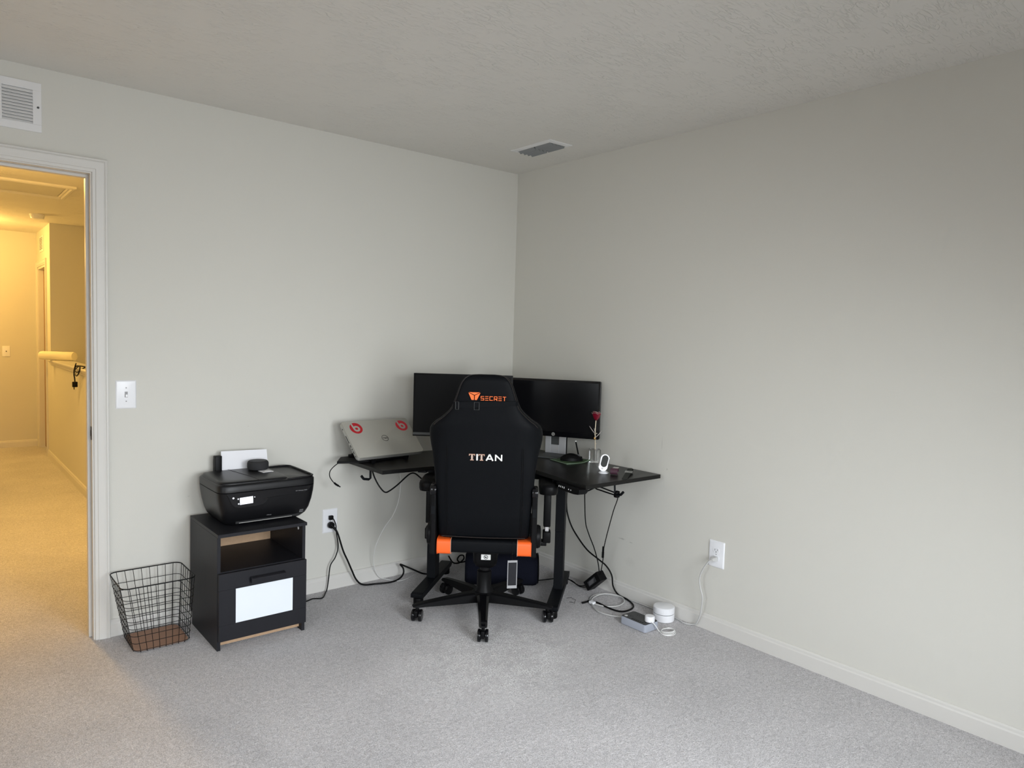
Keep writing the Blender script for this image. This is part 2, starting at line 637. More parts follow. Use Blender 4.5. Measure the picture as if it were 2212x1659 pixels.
# ================================================================== THE ROOM
H = 2.44
DX0, DX1, DZ = -3.19, -2.378, 2.046       # door opening
YN, XL = -4.45, -3.80                      # near wall, far-left wall
struct('floor', MB().box(XL-0.1, 0.1, YN-0.1, 6.5, -0.08, 0), m_carpet, label='pale grey cut pile carpet running through the room and the hallway')
struct('ceiling', MB().box(XL-0.1, 0.1, YN-0.1, 6.5, H, H+0.08), m_ceil, label='off white ceiling with brushed plaster texture')
wl = MB()
wl.box(DX1+0.02, 0.1, 0, 0.12, 0, H)
wl.box(XL-0.1, DX0-0.02, 0, 0.12, 0, H)
wl.box(DX0-0.02, DX1+0.02, 0, 0.12, DZ+0.02, H)
struct('wall_left', wl, m_wall, label='greige wall with the doorway and the light switch')
struct('wall_right', MB().box(0, 0.1, YN, 0, 0, H), m_wallr, label='long bare greige wall to the right of the desk')


def window_wall(name, axis, pos, lo, hi, wins, sgn):
    mb = MB()
    wz0, wz1 = 0.45, 1.95

    def bx(a, b, z0, z1):
        if axis == 'y':
            mb.box(a, b, min(pos, pos+sgn*0.1), max(pos, pos+sgn*0.1), z0, z1)
        else:
            mb.box(min(pos, pos+sgn*0.1), max(pos, pos+sgn*0.1), a, b, z0, z1)
    bx(lo, hi, 0, wz0)
    bx(lo, hi, wz1, H)
    e = lo
    for (a, b) in wins:
        bx(e, a, wz0, wz1)
        e = b
    bx(e, hi, wz0, wz1)
    struct(name, mb, m_bounce)
    for (a, b) in wins:
        f = MB()
        for (p, q, z0, z1) in ((a, a+0.04, wz0, wz1), (b-0.04, b, wz0, wz1), (a, b, wz0, wz0+0.04), (a, b, wz1-0.04, wz1), (a, b, 1.18, 1.22)):
            c0, c1 = pos+sgn*0.05, pos+sgn*0.09
            c0, c1 = min(c0, c1), max(c0, c1)
            if axis == 'y':
                f.box(p, q, c0, c1, z0, z1)
            else:
                f.box(c0, c1, p, q, z0, z1)
        global WN
        WN += 1
        struct('window_%d' % WN, f, m_trim)


WN = 0
window_wall('wall_near', 'y', YN, XL, 0, ((-3.27, -2.23), (-1.97, -0.93)), -1)
window_wall('wall_far_left', 'x', XL, YN, 0, ((-2.65, -1.75),), -1)

# baseboards
BZ = 0.0775


def base_profile(a, b, inward):
    """baseboard from a to b along a wall; inward = unit vector into the room"""
    a, b, i = Vector(a), Vector(b), Vector(inward)
    prof = ((0, 0), (0.013, 0), (0.013, BZ-0.020), (0.010, BZ-0.014), (0.0095, BZ-0.006), (0.005, BZ), (0, BZ))
    return MB().rings([[tuple(p+i*u+Vector((0, 0, z))) for (u, z) in prof] for p in (a, b)])


struct('baseboard_left', base_profile((DX1+0.0635, 0, 0), (0, 0, 0), (0, -1, 0)), m_trim)
struct('baseboard_right', base_profile((0, YN, 0), (0, -0.013, 0), (-1, 0, 0)), m_trim)

# ------------------------------------------------------------------ doorway
door = tag(bpy.data.objects.new('door_1', None), 'open doorway with white moulded casing onto the lit hallway', 'doorway', kind='structure')
COL.objects.link(door)
door.location = (DX1, 0, 0)
di = Matrix.Translation((-DX1, 0, 0))
prof = ((0.0, 0.000), (0.0, 0.008), (0.004, 0.010), (0.012, 0.0105), (0.014, 0.0135), (0.020, 0.015), (0.034, 0.0155), (0.042, 0.0175), (0.047, 0.0155), (0.048, 0.0185), (0.054, 0.0185), (0.0575, 0.016), (0.0575, 0.0))
for (yy, sg) in ((0.0, -1), (0.12, 1)):
    c = MB()
    xl, xr, zt = DX0-0.006, DX1+0.006, DZ+0.006
    c.rings([[(xl-u, yy+sg*d, 0) for u, d in prof], [(xl-u, yy+sg*d, zt+u) for u, d in prof], [(xr+u, yy+sg*d, zt+u) for u, d in prof], [(xr+u, yy+sg*d, 0) for u, d in prof]])
    c.build('casing', m_trim, door, smooth=25, m=di)
j = MB()
j.box(DX1, DX1+0.02, 0, 0.12, 0, DZ).box(DX0-0.02, DX0, 0, 0.12, 0, DZ).box(DX0-0.02, DX1+0.02, 0, 0.12, DZ, DZ+0.02)
j.build('jamb', m_trim, door, smooth=0, m=di)
j = MB()
j.box(DX1-0.012, DX1, 0.042, 0.075, 0, DZ-0.012).box(DX0, DX0+0.012, 0.042, 0.075, 0, DZ-0.012).box(DX0, DX1, 0.042, 0.075, DZ-0.012, DZ)
j.build('door_stop', m_trim, door, smooth=0, bevel=0.002, m=di)
st = MB().prism(rrect(0.006, 0.038, 0.895, 0.955, 0.012), 0, 0.0018, Matrix(((0, 0, -1, DX1), (1, 0, 0, 0), (0, 1, 0, 0), (0, 0, 0, 1))))
stp = st.build('strike_plate', m_bronze, door, m=di)
MB().box(DX1-0.0024, DX1-0.0019, 0.015, 0.030, 0.912, 0.938).build('latch_hole', m_slot, stp, smooth=0, m=di)

# ------------------------------------------------------------------ hallway
HX, HY, HC = -1.93, 6.25, 5.15
struct('wall_hall_end', MB().box(-3.4, HX, HY, HY+0.1, 0, H), m_hall, label='far end wall of the hallway')
hs = MB()
hs.box(HX, -0.9, HC, HC+0.02, 0, H)
hs.box(HX, HX+0.1, HC+0.02, 5.44, 0, H).box(HX, HX+0.1, 6.14, HY, 0, H).box(HX, HX+0.1, 5.44, 6.14, 2.04, H)
struct('wall_hall_right', hs, m_hall, label='hallway wall with a side door and a small grille')
struct('wall_hall_left', MB().box(-3.4, -3.3, 0.12, HY, 0, H), m_hall)
struct('wall_stairwell', MB().box(-0.9, -0.8, 0.12, HC, 0, H), m_hall)
hw = struct('wall_half', MB().box(HX, HX+0.11, 0.14, HC-0.002, 0, 1.01), m_hall, label='half height wall beside the stairwell')
cap = MB()
cap.box(HX-0.03, HX+0.14, 0.14, HC-0.002, 1.028, 1.048, bev=0.006)
cap.rings([[(HX-u, y, 1.028-z) for (u, z) in ((0, 0), (0.022, 0), (0.020, 0.012), (0.010, 0.018), (0.009, 0.032), (0, 0.040))] for y in (0.14, HC-0.002)])
struct('trim_1', cap, m_trim, label='painted wooden cap on the half height wall')
struct('baseboard_hall_right', base_profile((HX, 0.14, 0), (HX, 5.38, 0), (-1, 0, 0)), m_trim)
struct('baseboard_hall_end', base_profile((-3.3, HY, 0), (HX, HY, 0), (0, -1, 0)), m_trim)
# side door of the hallway
d2 = tag(bpy.data.objects.new('door_2', None), 'white side door casing at the far end of the hallway', 'doorway', kind='structure')
COL.objects.link(d2)
d2.location = (HX, 5.44, 0)
dj = Matrix.Translation((-HX, -5.44, 0))
c = MB()
y0, y1, zt = 5.446, 6.134, 2.046
c.rings([[(HX-d, y0-u, 0) for u, d in prof], [(HX-d, y0-u, zt+u) for u, d in prof], [(HX-d, y1+u, zt+u) for u, d in prof], [(HX-d, y1+u, 0) for u, d in prof]])
c.build('casing', m_trim, d2, smooth=25, m=dj)
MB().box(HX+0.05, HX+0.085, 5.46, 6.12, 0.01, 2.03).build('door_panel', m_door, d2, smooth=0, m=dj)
c = MB()
c.box(HX, HX+0.1, 5.44, 5.458, 0, 2.04).box(HX, HX+0.1, 6.122, 6.14, 0, 2.04).box(HX, HX+0.1, 5.44, 6.14, 2.022, 2.04)
c.build('jamb', m_trim, d2, smooth=0, m=dj)
# attic hatch
hx0, hx1, hy0, hy1 = -3.02, -2.03, 2.76, 3.36
t = thing('attic_hatch', 'attic hatch with white moulded frame in the hallway ceiling', 'hatch', (-2.5, 3.06, H))
c = MB()
pr_ = ((0, 0), (0, 0.008), (0.010, 0.014), (0.02, 0.012), (0.03, 0.020), (0.045, 0.020), (0.055, 0.014), (0.055, 0.0))
R_ = []
for (sx, sy) in ((-1, -1), (1, -1), (1, 1), (-1, 1)):
    R_.append([((hx1 if sx > 0 else hx0)-sx*(0.055-u), (hy1 if sy > 0 else hy0)-sy*(0.055-u), H-d) for u, d in pr_])
c.rings(R_, close=True)
ti = Matrix.Translation((2.5, -3.06, -H))
c.build('frame', m_trim, t, smooth=20, m=ti)
MB().box(hx0+0.06, hx1-0.06, hy0+0.06, hy1-0.06, H-0.006, H-0.001).build('panel', m_hall, t, smooth=0, m=ti)
# smoke detector
t = thing('smoke_detector', 'round white smoke detector on the hallway ceiling', 'smoke detector', (-2.09, 4.60, H))
MB().lathe([(0.062, 0), (0.062, -0.012), (0.058, -0.016)], 28).build('mount', m_white, t)
MB().lathe([(0.056, -0.016), (0.058, -0.022), (0.052, -0.038), (0.030, -0.044), (0.0, -0.045)], 28).build('cover', m_white, t)
# hallway ceiling lamp, just out of frame
t = thing('ceiling_lamp', 'round bronze ceiling lamp base over the far end of the hallway', 'lamp', (-2.8, 5.3, H))
MB().cyl(0.15, -0.03, 0, 32, bev=0.006).build('base', m_bronze, t)
t2 = copy_tree(t)
t2.location = (-2.60, 1.8, H)
t2['label'] = 'round bronze ceiling lamp base over the near end of the hallway'
# small grille over side door
t = thing('wall_grille', 'small white grille high on the hallway wall over the side door', 'vent', (HX, 5.78, 2.28))
g = MB()
g.box(-0.006, 0, -0.16, 0.16, -0.085, 0.085, bev=0.002)
g.build('frame', m_wmetal, t)
g = MB()
for i in range(8):
    z = -0.058+i*0.0165
    for k in range(6):
        y = -0.12+k*0.041
        g.box(-0.0068, -0.0061, y, y+0.03, z, z+0.008)
g.build('slots', m_dgrey, t, smooth=0)
# hallway plate
t = thing('wall_plate', 'almond jack plate on the far hallway wall', 'wall plate', (-2.226, HY, 1.092))
MB().box(-0.037, 0.037, -0.006, 0, -0.060, 0.060, bev=0.003).build('plate', m_white, t)
MB().cyl(0.006, 0, 0.004, 12, frame((0, -0.006, 0), 0, PI/2)).build('jack', m_slot, t)
# fuzzy roll and cord on the ledge
rl = MB()
ax0, ax1 = Vector((-2.035, 4.945, 1.095)), Vector((-1.789, 4.659, 1.095))
n_ = 22
rr = []
for i in range(17):
    f_ = i/16
    p = ax0.lerp(ax1, f_)
    t_ = (ax1-ax0).normalized()
    x_ = t_.cross(Vector((0, 0, 1))).normalized()
    e_ = min(f_, 1-f_)*16
    ra = 0.043*(0.93 if e_ < 0.5 else 1)
    rr.append([tuple(p+x_*(ra*(1+0.05*noise.noise(Vector((i*.9, j*.8, 1))))*math.cos(2*PI*j/n_))+Vector((0, 0, ra*(1+0.05*noise.noise(Vector((i*.9, j*.8, 5))))*math.sin(2*PI*j/n_)))) for j in range(n_)])
tag(rl.rings(rr).build('fuzzy_roll', m_fuzz, smooth=60), 'cream fuzzy roll lying across the painted ledge of the half wall', 'roll')
t = thing('coiled_cord', 'bundled black cord hanging over the half wall ledge', 'cord', (HX, 3.2, 1.048))
cc = MB()
cc.tube([(-0.030, 0.16, 0.035), (-0.040, 0.12, 0.022), (-0.045, 0.16, -0.03), (-0.045, 0.10, -0.055), (-0.045, 0.02, -0.06), (-0.04, -0.05, -0.03), (-0.03, -0.03, 0.02), (-0.04, 0.05, 0.005), (-0.045, 0.12, -0.02), (-0.04, 0.02, -0.03), (0.0, -0.05, 0.01), (0.03, -0.02, 0.01), (-0.03, 0.13, 0.015), (-0.048, 0.14, -0.04), (-0.045, 0.13, -0.09), (-0.045, 0.12, -0.115)], 0.005, 8)
cc.build('cable', m_cord, t)
cc = MB()
cc.cyl(0.020, -0.160, -0.115, 14, Matrix.Translation((-0.045, 0.12, 0)), bev=0.004)
cc.box(-0.053, -0.050, 0.105, 0.109, -0.180, -0.155).box(-0.053, -0.050, 0.131, 0.135, -0.180, -0.155)
cc.build('plug', m_black, t)

# ------------------------------------------------------------------ vents in the room
t = thing('ceiling_vent', 'white ceiling register with curved blades near the corner', 'vent', (-0.318, -0.572, H))
v = MB()
R_ = []
for (sx, sy) in ((-1, -1), (1, -1), (1, 1), (-1, 1)):
    R_.append([(sx*(0.083-a), sy*(0.160-a), -d) for a, d in ((0, 0), (0.0, 0.003), (0.016, 0.008), (0.026, 0.008), (0.026, 0.0))])
v.rings(R_, close=True)
v.build('frame', m_wmetal, t, smooth=20)
MB().box(-0.06, 0.06, -0.14, 0.14, -0.0015, -0.0005).build('dark_duct', m_duct, t, smooth=0)
for bank in (-1, 1):
    for k in range(4):
        x = -0.041+k*0.0285
        b = MB()
        rs = []
        for (dx, dz) in ((-0.014, -0.003), (-0.006, -0.006), (0.002, -0.0105), (0.008, -0.0165), (0.0074, -0.0170), (0.0012, -0.0115), (-0.0064, -0.0070), (-0.014, -0.0040)):
            rs.append((x+dx, dz))
        b.rings([[(p[0], bank*0.004, p[1]) for p in rs], [(p[0], bank*0.132, p[1]) for p in rs]])
        b.build('blade', m_blade, t, smooth=50)
t = thing('wall_vent', 'white louvred return air grille high on the wall above the doorway', 'vent', (-2.725, 0, 2.2775))
v = MB()
# face plate with two openings
for (a, b_, z0, z1) in ((-0.175, 0.175, 0.067, 0.0985), (-0.175, 0.175, -0.0985, -0.069), (0.145, 0.175, -0.069, 0.067), (-0.175, -0.145, -0.069, 0.067), (-0.020, 0.042, -0.069, 0.067)):
    v.box(a, b_, -0.006, 0, z0, z1)
v.build('frame', m_wmetal, t, smooth=0, bevel=0.001)
MB().box(-0.145, 0.145, -0.0008, -0.0002, -0.069, 0.067).build('dark_duct', m_slot, t, smooth=0)
for (a, b_) in ((-0.145, -0.020), (0.042, 0.145)):
    for k in range(11):
        z = -0.0625+k*0.0124
        MB().rings([[(x, -0.008, z-0.0065), (x, -0.0068, z-0.0078), (x, 0.0, z+0.0045), (x, 0.0, z+0.0060)] for x in (a, b_)]).build('louvre', m_wmetal, t, smooth=0)
for sx in (-1, 1):
    s_ = MB().cyl(0.0045, 0, 0.0022, 12, frame((sx*0.163, -0.006, 0), 0, PI/2), bev=0.001)
    s_.build('screw', m_dgrey, t)


# ------------------------------------------------------------------ switch and outlets
def wallmat4(loc, inward):
    """local x = right as seen from the room, y = up, z = out of the wall"""
    zi = Vector(inward)
    yi = Vector((0, 0, 1))
    xi = yi.cross(zi)
    m4 = Matrix((xi, yi, zi)).transposed().to_4x4()
    m4.translation = Vector(loc)
    return m4


def plate(parent, w_, h, M4):
    a, b_ = w_/2, h/2
    r_ = []
    for (ins, z) in ((0, 0), (0, 0.002), (0.004, 0.0055), (0.007, 0.0062)):
        r_.append([(p[0], p[1], z) for p in rrect(-a+ins, a-ins, -b_+ins, b_-ins, 0.003)])
    return MB().rings(r_).build('cover_plate', m_white, parent, m=M4, smooth=25)


sw = thing('light_switch', 'white toggle light switch on the wall beside the door casing', 'light switch', (-2.245, 0, 1.0935))
M4 = wallmat4((0, 0, 0), (0, -1, 0))
plate(sw, 0.083, 0.127, M4)
tg = MB().box(-0.006, 0.006, -0.013, 0.013, 0.0060, 0.0066)
tg.build('toggle_slot', m_grey, sw, smooth=0, m=M4)
MB().box(-0.004, 0.004, -0.011, 0.001, 0.006, 0.016, bev=0.001).build('toggle', m_white, sw, m=M4)
for z in (-0.030, 0.030):
    MB().cyl(0.0028, 0.006, 0.0070, 10, Matrix.Translation((0, z, 0))).build('screw', m_grey, sw, m=M4)


def outlet(loc, inward, label):
    t = thing('wall_outlet', label, 'outlet', loc, group='duplex wall outlets')
    M4 = wallmat4((0, 0, 0), inward)
    plate(t, 0.086, 0.130, M4)
    for z in (-0.0197, 0.0197):
        rc = []
        for i in range(32):
            a = 2*PI*i/32
            rc.append((0.0172*math.cos(a), z+max(-0.0128, min(0.0128, 0.0172*math.sin(a)))))
        rcp = MB().prism(rc, 0.0058, 0.0078).build('receptacle', m_white, t, m=M4, smooth=30)
        s_ = MB()
        s_.box(-0.0075, -0.0055, z-0.002, z+0.007, 0.0076, 0.0081).box(0.0055, 0.0075, z-0.001, z+0.006, 0.0076, 0.0081)
        s_.cyl(0.0024, 0.0076, 0.0081, 10, Matrix.Translation((0, z-0.0075, 0)))
        s_.build('slots', m_slot, rcp, smooth=0, m=M4)
    MB().cyl(0.0028, 0.006, 0.0070, 10).build('screw', m_grey, t, m=M4)
    return t


outlet((0, -1.589, 0.382), (-1, 0, 0), 'white duplex outlet low on the right wall with one grey plug in it')
outlet((-1.257, 0, 0.380), (0, -1, 0), 'white duplex outlet low on the left wall holding two black plugs')

# ================================================================== CABINET
cb = thing('bedside_cabinet', 'black bedside cabinet with open shelf and white glass drawer panel', 'cabinet', (-1.78, -0.24, 0))
ci = Matrix.Translation((1.78, 0.24, 0))
CX0, CX1, CYF, CYB = -1.982, -1.585, -0.437, -0.035
MB().prism([(CYB-0.0, 0.06), (CYB, 0.500), (CYF, 0.500), (CYF, 0.0), (CYF+0.05, 0.0), (CYB-0.03, 0.0), (CYB-0.03, 0.06)], 0, 0.0145, Matrix(((0, 0, 1, CX0), (1, 0, 0, 0), (0, 1, 0, 0), (0, 0, 0, 1)))).build('side_panel', m_cab, cb, smooth=0, bevel=0.0008, m=ci)
MB().prism([(CYB-0.0, 0.06), (CYB, 0.500), (CYF, 0.500), (CYF, 0.0), (CYF+0.05, 0.0), (CYB-0.03, 0.0), (CYB-0.03, 0.06)], 0, 0.0145, Matrix(((0, 0, 1, CX1-0.0145), (1, 0, 0, 0), (0, 1, 0, 0), (0, 0, 0, 1)))).build('side_panel', m_cab, cb, smooth=0, bevel=0.0008, m=ci)
MB().box(CX0, CX1+0.004, CYF-0.010, CYB, 0.5005, 0.515).build('top', m_cab, cb, smooth=0, bevel=0.001, m=ci)
MB().box(CX0+0.015, CX1-0.015, CYF+0.004, CYB-0.008, 0.332, 0.346).build('shelf', m_cab, cb, smooth=0, m=ci)
MB().box(CX0+0.015, CX1-0.015, CYB-0.007, CYB-0.003, 0.06, 0.500).build('back_panel', m_tan, cb, smooth=0, m=ci)
MB().box(CX0+0.015, CX1-0.015, CYF+0.03, CYF+0.045, 0.012, 0.055).build('plinth', m_tan, cb, smooth=0, m=ci)
MB().cyl(0.007, 0, 0.0015, 14, frame((CX1-0.0147, -0.39, 0.478), 0, 0, -PI/2)).build('screw_cap', m_white, cb, m=ci)
dr = MB()
gx0, gx1, gz0, gz1 = -1.909, -1.650, 0.116, 0.270
f0, f1 = CYF-0.018, CYF-0.001
dz0, dz1 = 0.045, 0.343
dr.box(CX0+0.002, CX1-0.001, f0, f1, gz1+0.0012, dz1).box(CX0+0.002, CX1-0.001, f0, f1, dz0, gz0-0.0012)
dr.box(CX0+0.002, gx0, f0, f1, gz0, gz1).box(gx1, CX1-0.001, f0, f1, gz0, gz1)
dr.box(gx0, gx1, f0+0.006, f1, gz0, gz1)
dr.box(CX0+0.004, CX1-0.003, f0+0.002, f1, dz0+0.002, dz1-0.002)
dro = dr.build('drawer', m_cab, cb, smooth=0, bevel=0.0006, m=ci)
MB().box(gx0+0.001, gx1-0.001, f0+0.001, f0+0.006, gz0+0.001, gz1-0.001).build('glass_panel', m_frost, dro, smooth=0, m=ci)
hd = MB()
rs = []
for x in (-1.848, -1.692):
    rs.append([(x, f0, 0.291), (x, f0-0.024, 0.286), (x, f0-0.026, 0.306), (x, f0-0.022, 0.309), (x, f0-0.002, 0.312), (x, f0, 0.310)])
hd.rings(rs)
hd.build('handle', m_cab, dro, smooth=0, bevel=0.001, m=ci)

# ================================================================== PRINTER
pt = thing('printer', 'black all in one inkjet printer on the bedside cabinet', 'printer', (-1.73, -0.21, 0.515))


def srect(hx, hy, z, ex=0.25, n=56, cx=0.0, cy=0.0):
    P = []
    for i in range(n):
        a = 2*PI*i/n
        c_, s_ = math.cos(a), math.sin(a)
        P.append((cx+hx*math.copysign(abs(c_)**ex, c_), cy+hy*math.copysign(abs(s_)**ex, s_), z))
    return P


SE = 0.22
body = []
for (z, hx, hy, cy) in ((0.0, 0.172, 0.128, 0.016), (0.004, 0.178, 0.133, 0.014), (0.022, 0.195, 0.146, 0.008), (0.05, 0.207, 0.156, 0.003), (0.09, 0.217, 0.163, 0.0), (0.13, 0.2235, 0.1675, -0.001), (0.1585, 0.226, 0.169, -0.001), (0.1600, 0.2235, 0.1665, -0.001)):
    body.append(srect(hx, hy, z, SE, cy=cy))
MB().rings(body).build('body', m_printer, pt, smooth=50)
lid = []
for (z, hx, hy) in ((0.1610, 0.2235, 0.1665), (0.1622, 0.2262, 0.1692), (0.188, 0.2262, 0.1692), (0.194, 0.2225, 0.1655), (0.1965, 0.216, 0.160)):
    lid.append(srect(hx, hy, z, SE, cy=-0.001))
lidp = MB().rings(lid).build('lid', m_printlid, pt, smooth=50)
# raised document feeder cover on the left 2/3, dished output tray on the right
fd = []
def feeder(hz, x0, x1, hy, z):
    P = []
    n = 48
    cx, hx = (x0+x1)/2, (x1-x0)/2
    for i in range(n):
        a = 2*PI*i/n
        c_, s_ = math.cos(a), math.sin(a)
        e = 0.28
        P.append((cx+hx*math.copysign(abs(c_)**e, c_), -0.001+hy*math.copysign(abs(s_)**e, s_), z))
    return P
for (x0, x1, hy, z) in ((-0.2165, 0.100, 0.1595, 0.1955), (-0.216, 0.099, 0.159, 0.2010), (-0.213, 0.094, 0.156, 0.2050), (-0.206, 0.086, 0.149, 0.2072), (-0.16, 0.04, 0.11, 0.2082), (-0.1, -0.02, 0.05, 0.2085)):
    fd.append(feeder(0, x0, x1, hy, z))
fdo = MB().rings(fd).build('feeder_cover', m_printlid, pt, smooth=50)
sm = MB().tube([(-0.088, 0.1585, 0.2000), (-0.088, 0.150, 0.2065), (-0.084, 0.11, 0.2080), (-0.074, 0.04, 0.2084), (-0.062, -0.04, 0.2084), (-0.053, -0.11, 0.2080), (-0.049, -0.150, 0.2068), (-0.048, -0.1595, 0.2010), (-0.048, -0.1610, 0.1965)], 0.0014, 6)
sm.build('seam', m_slot, fdo)
rim = MB()
rim.tube([(0.085, 0.159, 0.197), (0.15, 0.160, 0.199), (0.19, 0.157, 0.2000), (0.211, 0.140, 0.2005), (0.218, 0.10, 0.2005), (0.218, -0.10, 0.2005), (0.212, -0.142, 0.2005), (0.19, -0.158, 0.2000), (0.15, -0.1615, 0.199), (0.085, -0.161, 0.197)], 0.0045, 10)
rim.build('tray_rim', m_printlid, lidp)
# control panel inset: glossy wave shaped panel on the front
fy = -0.1715
def front(m_pts, name, material, y0=-0.1690, y1=-0.1712, parent=pt):
    return MB().prism([(x, z) for x, z in m_pts], -y0, -y1, Matrix(((1, 0, 0, 0), (0, 0, -1, 0), (0, 1, 0, 0), (0, 0, 0, 1)))).build(name, material, parent, smooth=0)
wave = [(-0.196, 0.157), (-0.188, 0.146), (-0.180, 0.128), (-0.170, 0.108), (-0.158, 0.097), (-0.140, 0.092), (-0.060, 0.092), (-0.035, 0.096), (-0.022, 0.106), (-0.012, 0.120), (0.000, 0.125), (0.165, 0.129), (0.185, 0.140), (0.196, 0.157)]
cp = front(wave, 'control_panel', m_blackg, -0.160, -0.1706)
ln = MB().tube([(x, -0.1704, z-0.001) for x, z in wave[:12]], 0.0011, 6)
ln.build('panel_edge', m_printlid, cp)
sc = front([(-0.137, 0.105), (-0.079, 0.107), (-0.080, 0.138), (-0.138, 0.136)], 'display', m_lcd, -0.1700, -0.1714, cp)
for (x, z, r_) in ((-0.166, 0.138, 0.0042), (-0.145, 0.132, 0.0032), (-0.143, 0.110, 0.0032), (-0.072, 0.133, 0.0022)):
    MB().cyl(r_, 0.1703, 0.1712, 14, Matrix(((1, 0, 0, x), (0, 0, -1, 0), (0, 1, 0, z), (0, 0, 0, 1)))).build('lit_button', m_led, cp)
MF = Matrix(((1, 0, 0, 0), (0, 0, -1, -0.1707), (0, 1, 0, 0), (0, 0, 0, 1)))
text_part('model_text', 'HP OfficeJet 3830', m_grey, cp, MF, 0.120, 0.175, 0.136, 0.1405, 0.0004)
MTL = Matrix(((1, 0, 0, 0.158), (0, -0.47, -0.883, -0.1446), (0, 0.883, -0.47, 0.035), (0, 0, 0, 1)))
q = MB()
for (a, b_) in (((-0.0082, -0.0075), (0.0082, -0.0075)), ((0.0075, -0.0075), (0.0075, 0.0075)), ((0.0082, 0.0075), (-0.0082, 0.0075)), ((-0.0075, 0.0075), (-0.0075, -0.0075)), ((-0.004, 0.0026), (0.004, 0.0026)), ((-0.004, -0.0022), (0.004, -0.0022))):
    stroke(q, [a, b_], 0.0013, 0.0006, MTL)
q.build('small_logo', m_grey, pt, smooth=0)
# output slot at the front bottom with a bright edge
os_ = MB().box(-0.145, 0.150, -0.1375, -0.120, 0.012, 0.028)
os_.build('paper_slot', m_slot, pt, smooth=0)
text_part('series_text', 'Officejet', m_grey, pt, Matrix(((1, 0, 0, 0), (0, -0.47, -0.883, -0.1464), (0, 0.883, -0.47, 0.036), (0, 0, 0, 1))), -0.008, 0.014, -0.0025, 0.0030, 0.0004)
MB().box(-0.130, 0.115, -0.1395, -0.1300, 0.0135, 0.0158).build('tray_edge', m_silver, pt, smooth=0)
tr = MB().box(-0.150, -0.118, 0.138, 0.170, 0.16, 0.278, frame((0, 0, 0)), bev=0.003)
tr.box(-0.150, 0.108, 0.160, 0.172, 0.16, 0.262, bev=0.003)
tr.build('paper_support', m_black, pt)
# paper
pp = MB().rings([[(-0.095, 0.140, 0.15), (0.130, 0.140, 0.15), (0.130, 0.1435, 0.15), (-0.095, 0.1435, 0.15)], [(-0.099, 0.153, 0.298), (0.122, 0.153, 0.292), (0.122, 0.156, 0.292), (-0.099, 0.156, 0.298)]])
pap = pp.build('paper_sheets', m_paper, smooth=0)
pap.location = (-1.75, -0.21, 0.515)
tag(pap, 'white paper sheets standing in the rear feed of the printer', 'paper')
# smart speaker and card
t = thing('smart_speaker', 'round charcoal fabric smart speaker on top of the printer', 'speaker', (-1.698, -0.132, 0.725))
MB().lathe([(0.040, 0.0), (0.046, 0.003), (0.0495, 0.012), (0.0495, 0.030), (0.047, 0.038), (0.043, 0.0415)], 40).build('fabric_shell', m_dot, t)
MB().lathe([(0.0425, 0.0415), (0.042, 0.0428), (0.0, 0.0425)], 40).build('top_plate', m_cord, t)
ccd = MB().prism(rrect(-0.027, 0.027, -0.040, 0.012, 0.002), 0, 0.0012, frame((-1.686, -0.188, 0.7245), 0.10)).build('card', m_paper, smooth=0)
tag(ccd, 'small white card sticking out from under the smart speaker', 'card')
pr2 = MB().box(-0.02, -0.004, -0.012, -0.004, 0.0013, 0.0016, frame((-1.686, -0.188, 0.7245), 0.10)).build('printed_mark', m_grey, ccd, smooth=0)

# ================================================================== WASTE BASKET
bk = thing('wire_basket', 'black wire waste basket with brown base board beside the door casing', 'basket', (-2.165, -0.16, 0))
def bring(z, ins=0.0):
    f_ = z/0.30
    cx = -0.010*f_+0.010*(1-f_)
    hx = 0.112+(0.148-0.112)*f_-ins
    hy = 0.108+(0.134-0.108)*f_-ins
    cy = -0.004*f_+0.006*(1-f_)
    return [(cx+p[0], cy+p[1], z) for p in rrect(-hx, hx, -hy, hy, 0.026+0.008*f_, 6)]
def bpt(side, u, z):
    f_ = z/0.30
    cx = -0.010*f_+0.010*(1-f_)
    hx = 0.112+(0.148-0.112)*f_
    hy = 0.108+(0.134-0.108)*f_
    cy = -0.004*f_+0.006*(1-f_)
    if side in 'fb':
        return (cx+u*(hx-0.01), cy+(-hy if side == 'f' else hy), z)
    return (cx+(-hx if side == 'l' else hx), cy+u*(hy-0.01), z)
MB().tube(bring(0.300), 0.0026, 8, 1, closed=True).build('rim', m_wire, bk)
ww = MB()
for i in range(8):
    ww.tube(bring(0.012+i*0.0335, -0.0015), 0.0013, 6, 1, closed=True)
ww.build('ring_wires', m_wire, bk)
ww = MB()
for sd in 'fb':
    for i in range(8):
        u = -0.86+i*1.72/7
        ww.tube([bpt(sd, u, 0.302), bpt(sd, u, 0.004)], 0.0013, 6, 1)
for sd in 'lr':
    for i in range(7):
        u = -0.84+i*1.68/6
        ww.tube([bpt(sd, u, 0.302), bpt(sd, u, 0.004)], 0.0013, 6, 1)
ww.build('upright_wires', m_wire, bk)
ww = MB()
for i in range(8):
    u = -0.86+i*1.72/7
    ww.tube([bpt('f', u, 0.004), bpt('b', u, 0.004)], 0.0013, 6, 1)
ww.build('floor_wires', m_wire, bk)
MB().prism([(p[0], p[1]) for p in bring(0.01, 0.004)], 0.0065, 0.0115).build('base_board', m_brown, bk, smooth=0)

